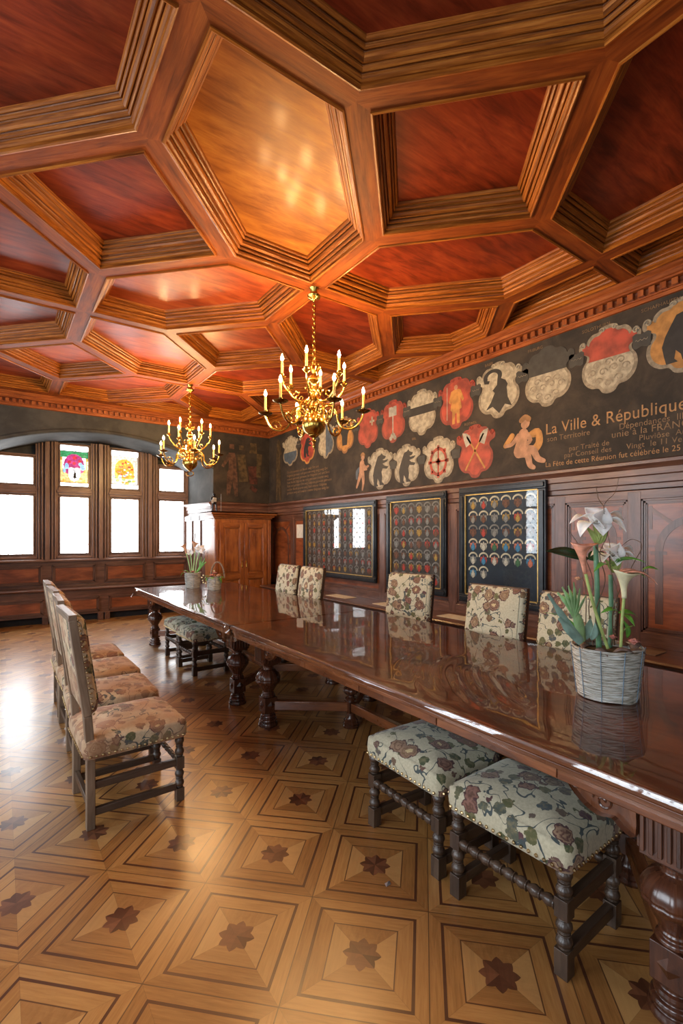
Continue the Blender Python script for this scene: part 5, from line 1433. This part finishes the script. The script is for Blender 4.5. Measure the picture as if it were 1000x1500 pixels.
def amaryllis(cx, cy, dz, s_, seed):
    rnd = random.Random(seed); c = bp(cx, cy, dz); b = MB()
    for k, (dx, dy, dd) in enumerate(((-40, -6, -.02), (-26, 14, -.05), (10, 15, -.06), (44, 6, -.01), (38, -12, .05), (-8, -4, .09), (-16, -26, .03), (14, -24, -.03), (-2, -14, -.08))):
        tip = bp(cx + dx * s_, cy + dy * s_, dz + dd)
        leaf(b, c, tip, (0, 0, 1) if abs(dx) > 20 else -d_cam + Vector((0, 0, .4)), .075 * s_ + .012, .22, .35, 10, .9)
    o = thick(b.build('amaryllis_flower', 'petal_white', t))
    b = MB()
    for k in range(6):
        a = k * 1.05; b.tube([c, c + Vector((.02 * math.cos(a), .02 * math.sin(a), .03)), c + Vector((.035 * math.cos(a), .035 * math.sin(a), .05)), c + Vector((.04 * math.cos(a), .04 * math.sin(a), .043))], .0018, 5)
    b.build('stamen', 'petal_cream', o)
    b = MB()
    for dx in (-16, -5, 8, 17): leaf(b, bp(cx + 1, cy + 30 * s_, dz), bp(cx + dx * s_, cy + 2, dz - .02), -d_cam, .03 * s_, .1, .3, 8)
    thick(b.build('bract', 'stem_light', o))
amaryllis(874, 768, 0, 1.0, 1); amaryllis(897, 815, .05, .8, 2)
b = MB(); calla(b, bp(857, 840, -.07), bp(848, 795, -.09) - bp(857, 840, -.07), r_cam, .145, .009, .030, .050); thick(b.build('calla_flower', 'petal_pink', t))['label'] = 'pink calla flower'
b = MB(); calla(b, bp(914, 876, -.05), bp(912, 830, -.07) - bp(914, 876, -.05), r_cam, .13, .010, .036, .065); thick(b.build('calla_flower', 'petal_cream', t))['label'] = 'cream calla flower with a long tip'
b = MB(); leaf(b, bp(907, 840, -.06), bp(964, 850, -.10), (0, 0, 1), .05, .20, -.3); leaf(b, bp(905, 838, -.05), bp(940, 838, -.02), (0, 0, 1), .045, .15, -.2); thick(b.build('calla_lip', 'petal_pink', t))
b = MB(); leaf(b, bp(862, 818, .04), bp(799, 806, -.02), Vector((0, 0, 1)) - d_cam * .8, .085, .03, .12, 14, .8); leaf(b, bp(862, 820, .06), bp(885, 808, .08), Vector((0, 0, 1)) - d_cam, .06, .05, .1); thick(b.build('dark_leaf', 'leaf_dark', t))
# staghorn fern
def frond(b, pts, w_):
    Q = catmull([tuple(p) for p in pts], 5, False); n = len(Q)
    b.tube([Vector(q) for q in Q], [w_ * (.5 + .5 * math.sin(PI * min(1, .25 + .75 * i / n))) * (1 if i < n - 3 else .6) for i in range(n)], 8, False, .18)
b = MB(); root = bp(853, 940, -.05)
frond(b, [root, bp(848, 915, -.07), bp(838, 893, -.09)], .036)
for tx, ty, w_ in ((816, 868, .013), (823, 860, .013), (832, 858, .014), (840, 853, .014), (849, 862, .014), (858, 872, .013), (828, 874, .016)):
    frond(b, [bp(842, 905, -.08), bp((842 + tx) / 2 + 1, (900 + ty) / 2, -.10), bp(tx, ty, -.11)], w_)
thick(b.build('staghorn_leaf', 'leaf_pale', t), .0005)
b = MB()
frond(b, [bp(852, 940, -.08), bp(832, 915, -.10), bp(802, 870, -.12)], .018); frond(b, [bp(850, 940, -.1), bp(835, 925, -.12), bp(818, 905, -.13)], .02)
leaf(b, bp(853, 938, -.02), bp(866, 905, -.02), -d_cam, .05, .1, .2); leaf(b, bp(866, 938, -.06), bp(872, 912, -.08), -d_cam, .035, .1, .2)
thick(b.build('grey_leaf', 'leaf_grey', t), .0008)
b = MB()
leaf(b, bp(848, 930, -.06), bp(798, 893, -.10), (0, 0, 1), .035, .12, .2)
for bx, by, tx, ty, w_ in ((893, 826, 945, 820, .028), (895, 830, 925, 818, .02), (940, 835, 964, 833, .03), (905, 896, 880, 896, .03), (905, 898, 935, 902, .035), (908, 900, 930, 915, .03), (912, 935, 925, 915, .035), (918, 935, 914, 908, .03), (915, 838, 945, 843, .02), (888, 828, 870, 835, .025)):
    leaf(b, bp(bx, by, .02), bp(tx, ty, -.03 + .05 * ((tx * 7) % 3 - 1)), Vector((0, 0, 1)) - d_cam * .5, w_, .15, .2)
thick(b.build('green_leaf', 'leaf_bright', t), .0008)
b = MB()
for P in ([(880, 948), (872, 900), (886, 850), (878, 812), (890, 780), (884, 742), (900, 722), (906, 700)], [(868, 945), (862, 890), (868, 850), (848, 800), (828, 772)], [(895, 945), (905, 880), (893, 830), (893, 800), (888, 775)], [(900, 945), (898, 890), (925, 830), (940, 800), (925, 790), (910, 800)], [(872, 800), (880, 812), (895, 816), (905, 808)], [(857, 940), (858, 870), (853, 845)], [(884, 742), (876, 730), (873, 712)]):
    Q = catmull([tuple(bp(a, c, .03 * math.sin(a))) for a, c in P], 5, False); b.tube([Vector(q) for q in Q], [.0028 - .0018 * i / len(Q) for i in range(len(Q))], 5)
b.build('twig', 'twig', t)
b = MB()
for k in range(9):
    a = k * .7 + .3; c = Vector((.10 * math.cos(a), .10 * math.sin(a), .225))
    leaf(b, c, c + Vector((.085 * math.cos(a + 1.1), .085 * math.sin(a + 1.1), .012 + .015 * math.sin(k * 3))), (0, 0, 1), .045, .25, -.5)
thick(b.build('dried_bark', 'bark', t), .002)
def rose(b, c, r_, seed):
    rnd = random.Random(seed); c = Vector(c)
    for k in range(14):
        a = k * 2.4; q = .25 + .75 * k / 14
        p0 = c + Vector((math.cos(a), math.sin(a), 0)) * r_ * q * .35
        leaf(b, p0, c + Vector((math.cos(a) * r_ * q, math.sin(a) * r_ * q, r_ * (1.0 - .75 * q))), (-math.cos(a), -math.sin(a), .5), r_ * .95, .25, .5, 6, .9)
b = MB(); rose(b, bp(928, 944, -.06), .035, 1); rose(b, bp(897, 936, -.03), .025, 2); thick(b.build('rose', 'petal_rose', t), .0008)
b = MB(); rose(b, bp(846, 850, .0), .022, 4); thick(b.build('small_blossom', 'petal_peach', t), .0008)
# --- far arrangements
FC = Vector((2.265, 6.90, .7955))
t = thing('flower_basket', 'small wicker pot with tall callas and white blossoms on the far table', 'flower basket', tuple(FC))
basket(t, .095, .112, .215, 'wicker', 1.0, 20, 7, 6)
def far(dx, dz, dd=0): return r_cam * dx + d_cam * dd + Vector((0, 0, dz))
b = MB()
for P in ([(0, .2), (.02, .40), (.03, .52)], [(-.03, .2), (-.07, .40), (-.10, .50)], [(.03, .2), (.06, .40), (.10, .52)], [(-.01, .2), (-.03, .45), (-.05, .48)]): b.tube(catmull([tuple(far(a, c)) for a, c in P], 5, False), .008, 8)
b.build('stem', 'leaf_pale', t)
b = MB(); calla(b, far(-.10, .49), (-.25, 0, 1), -r_cam, .14, .008, .035, .05); calla(b, far(.02, .50), (0, 0, 1), r_cam, .16, .008, .035, .04); thick(b.build('calla_flower', 'petal_peach', t))
b = MB()
for k in range(7): a = k * .9; leaf(b, far(.10, .55), far(.10 + .085 * math.cos(a), .55 + .075 * math.sin(a), .03 * math.sin(2 * a)), -d_cam, .06, .15, .3)
for k in range(5): a = k * 1.25; leaf(b, far(-.04, .50, .03), far(-.04 + .07 * math.cos(a), .52 + .06 * math.sin(a)), -d_cam, .05, .15, .3)
thick(b.build('white_blossom', 'petal_white', t))
b = MB()
for dx, dz_ in ((.14, .36), (.17, .42), (.12, .44), (.19, .37), (.09, .40)): frond(b, [far(.04, .2), far(.08 + dx * .2, .30), far(dx, dz_)], .012)
leaf(b, far(-.06, .2, -.05), far(-.17, .17, -.06), (0, 0, 1), .07, .3, .2); leaf(b, far(-.04, .2, -.06), far(-.12, .26, -.08), (0, 0, 1), .07, .2, .2)
thick(b.build('green_leaf', 'leaf_bright', t))
b = MB(); rose(b, far(-.09, .215, -.04), .045, 3); rose(b, far(.02, .22, -.07), .04, 5); thick(b.build('rose', 'petal_rose', t))
b = MB(); b.tube(catmull([tuple(far(0, .2)), tuple(far(.01, .5)), tuple(far(.03, .78))], 4, False), .005, 6); b.tube(catmull([tuple(far(-.1, .42)), tuple(far(-.18, .47)), tuple(far(-.2, .46))], 4, False), .005, 6); b.build('twig', 'twig', t)
GC = Vector((2.43, 6.50, .7955))
t = thing('flower_basket', 'small handled wicker basket with peach and pink blossoms on the far table', 'flower basket', tuple(GC))
basket(t, .085, .098, .165, 'wicker', 1.0, 16, 11, 6)
b = MB(); Q = [far(.07 + .095 * math.cos(PI * k / 16) - .02, .16 + .22 * math.sin(PI * k / 16), .0) for k in range(17)]
b.tube(Q, [.013] * 17, 8); b.build('handle', 'wicker_brown', t)
b = MB(); rose(b, far(-.02, .18, -.04), .055, 6); rose(b, far(.01, .215, .0), .04, 7); thick(b.build('rose', 'petal_rose', t))
b = MB(); rose(b, far(.075, .18, -.04), .05, 8); thick(b.build('peach_blossom', 'petal_peach', t))
b = MB()
for dx, dz_, dd in ((-.12, .19, -.05), (-.10, .12, -.09), (-.14, .14, -.06), (.13, .10, -.08), (.15, .16, -.03), (.0, .16, -.12), (-.06, .23, 0), (.12, .22, 0)): leaf(b, far(dx * .4, .16, dd * .5), far(dx, dz_, dd), (0, 0, 1), .055, .25, .2)
thick(b.build('green_leaf', 'leaf_bright', t))
b = MB()
for dx, dz_ in ((-.13, .20), (-.15, .17), (-.14, .13), (-.13, .10), (-.10, .09), (.02, .26)): b.ball(far(dx, dz_, -.07), .012, 8, 6)
b.build('berry', 'petal_cream', t)

# small crumpled foil scrap on the parquet
o = MB().add([(-.015, -.008, .001), (.014, -.006, .001), (.018, .009, .006), (-.010, .010, .004), (0, 0, .010)], [(0, 1, 4), (1, 2, 4), (2, 3, 4), (3, 0, 4), (3, 2, 1, 0)]).build('foil_scrap', 'silvery')
o.location = (1.40, 1.62, 0); tag(o, 'tiny shiny foil scrap lying on the parquet before the stools', 'litter')
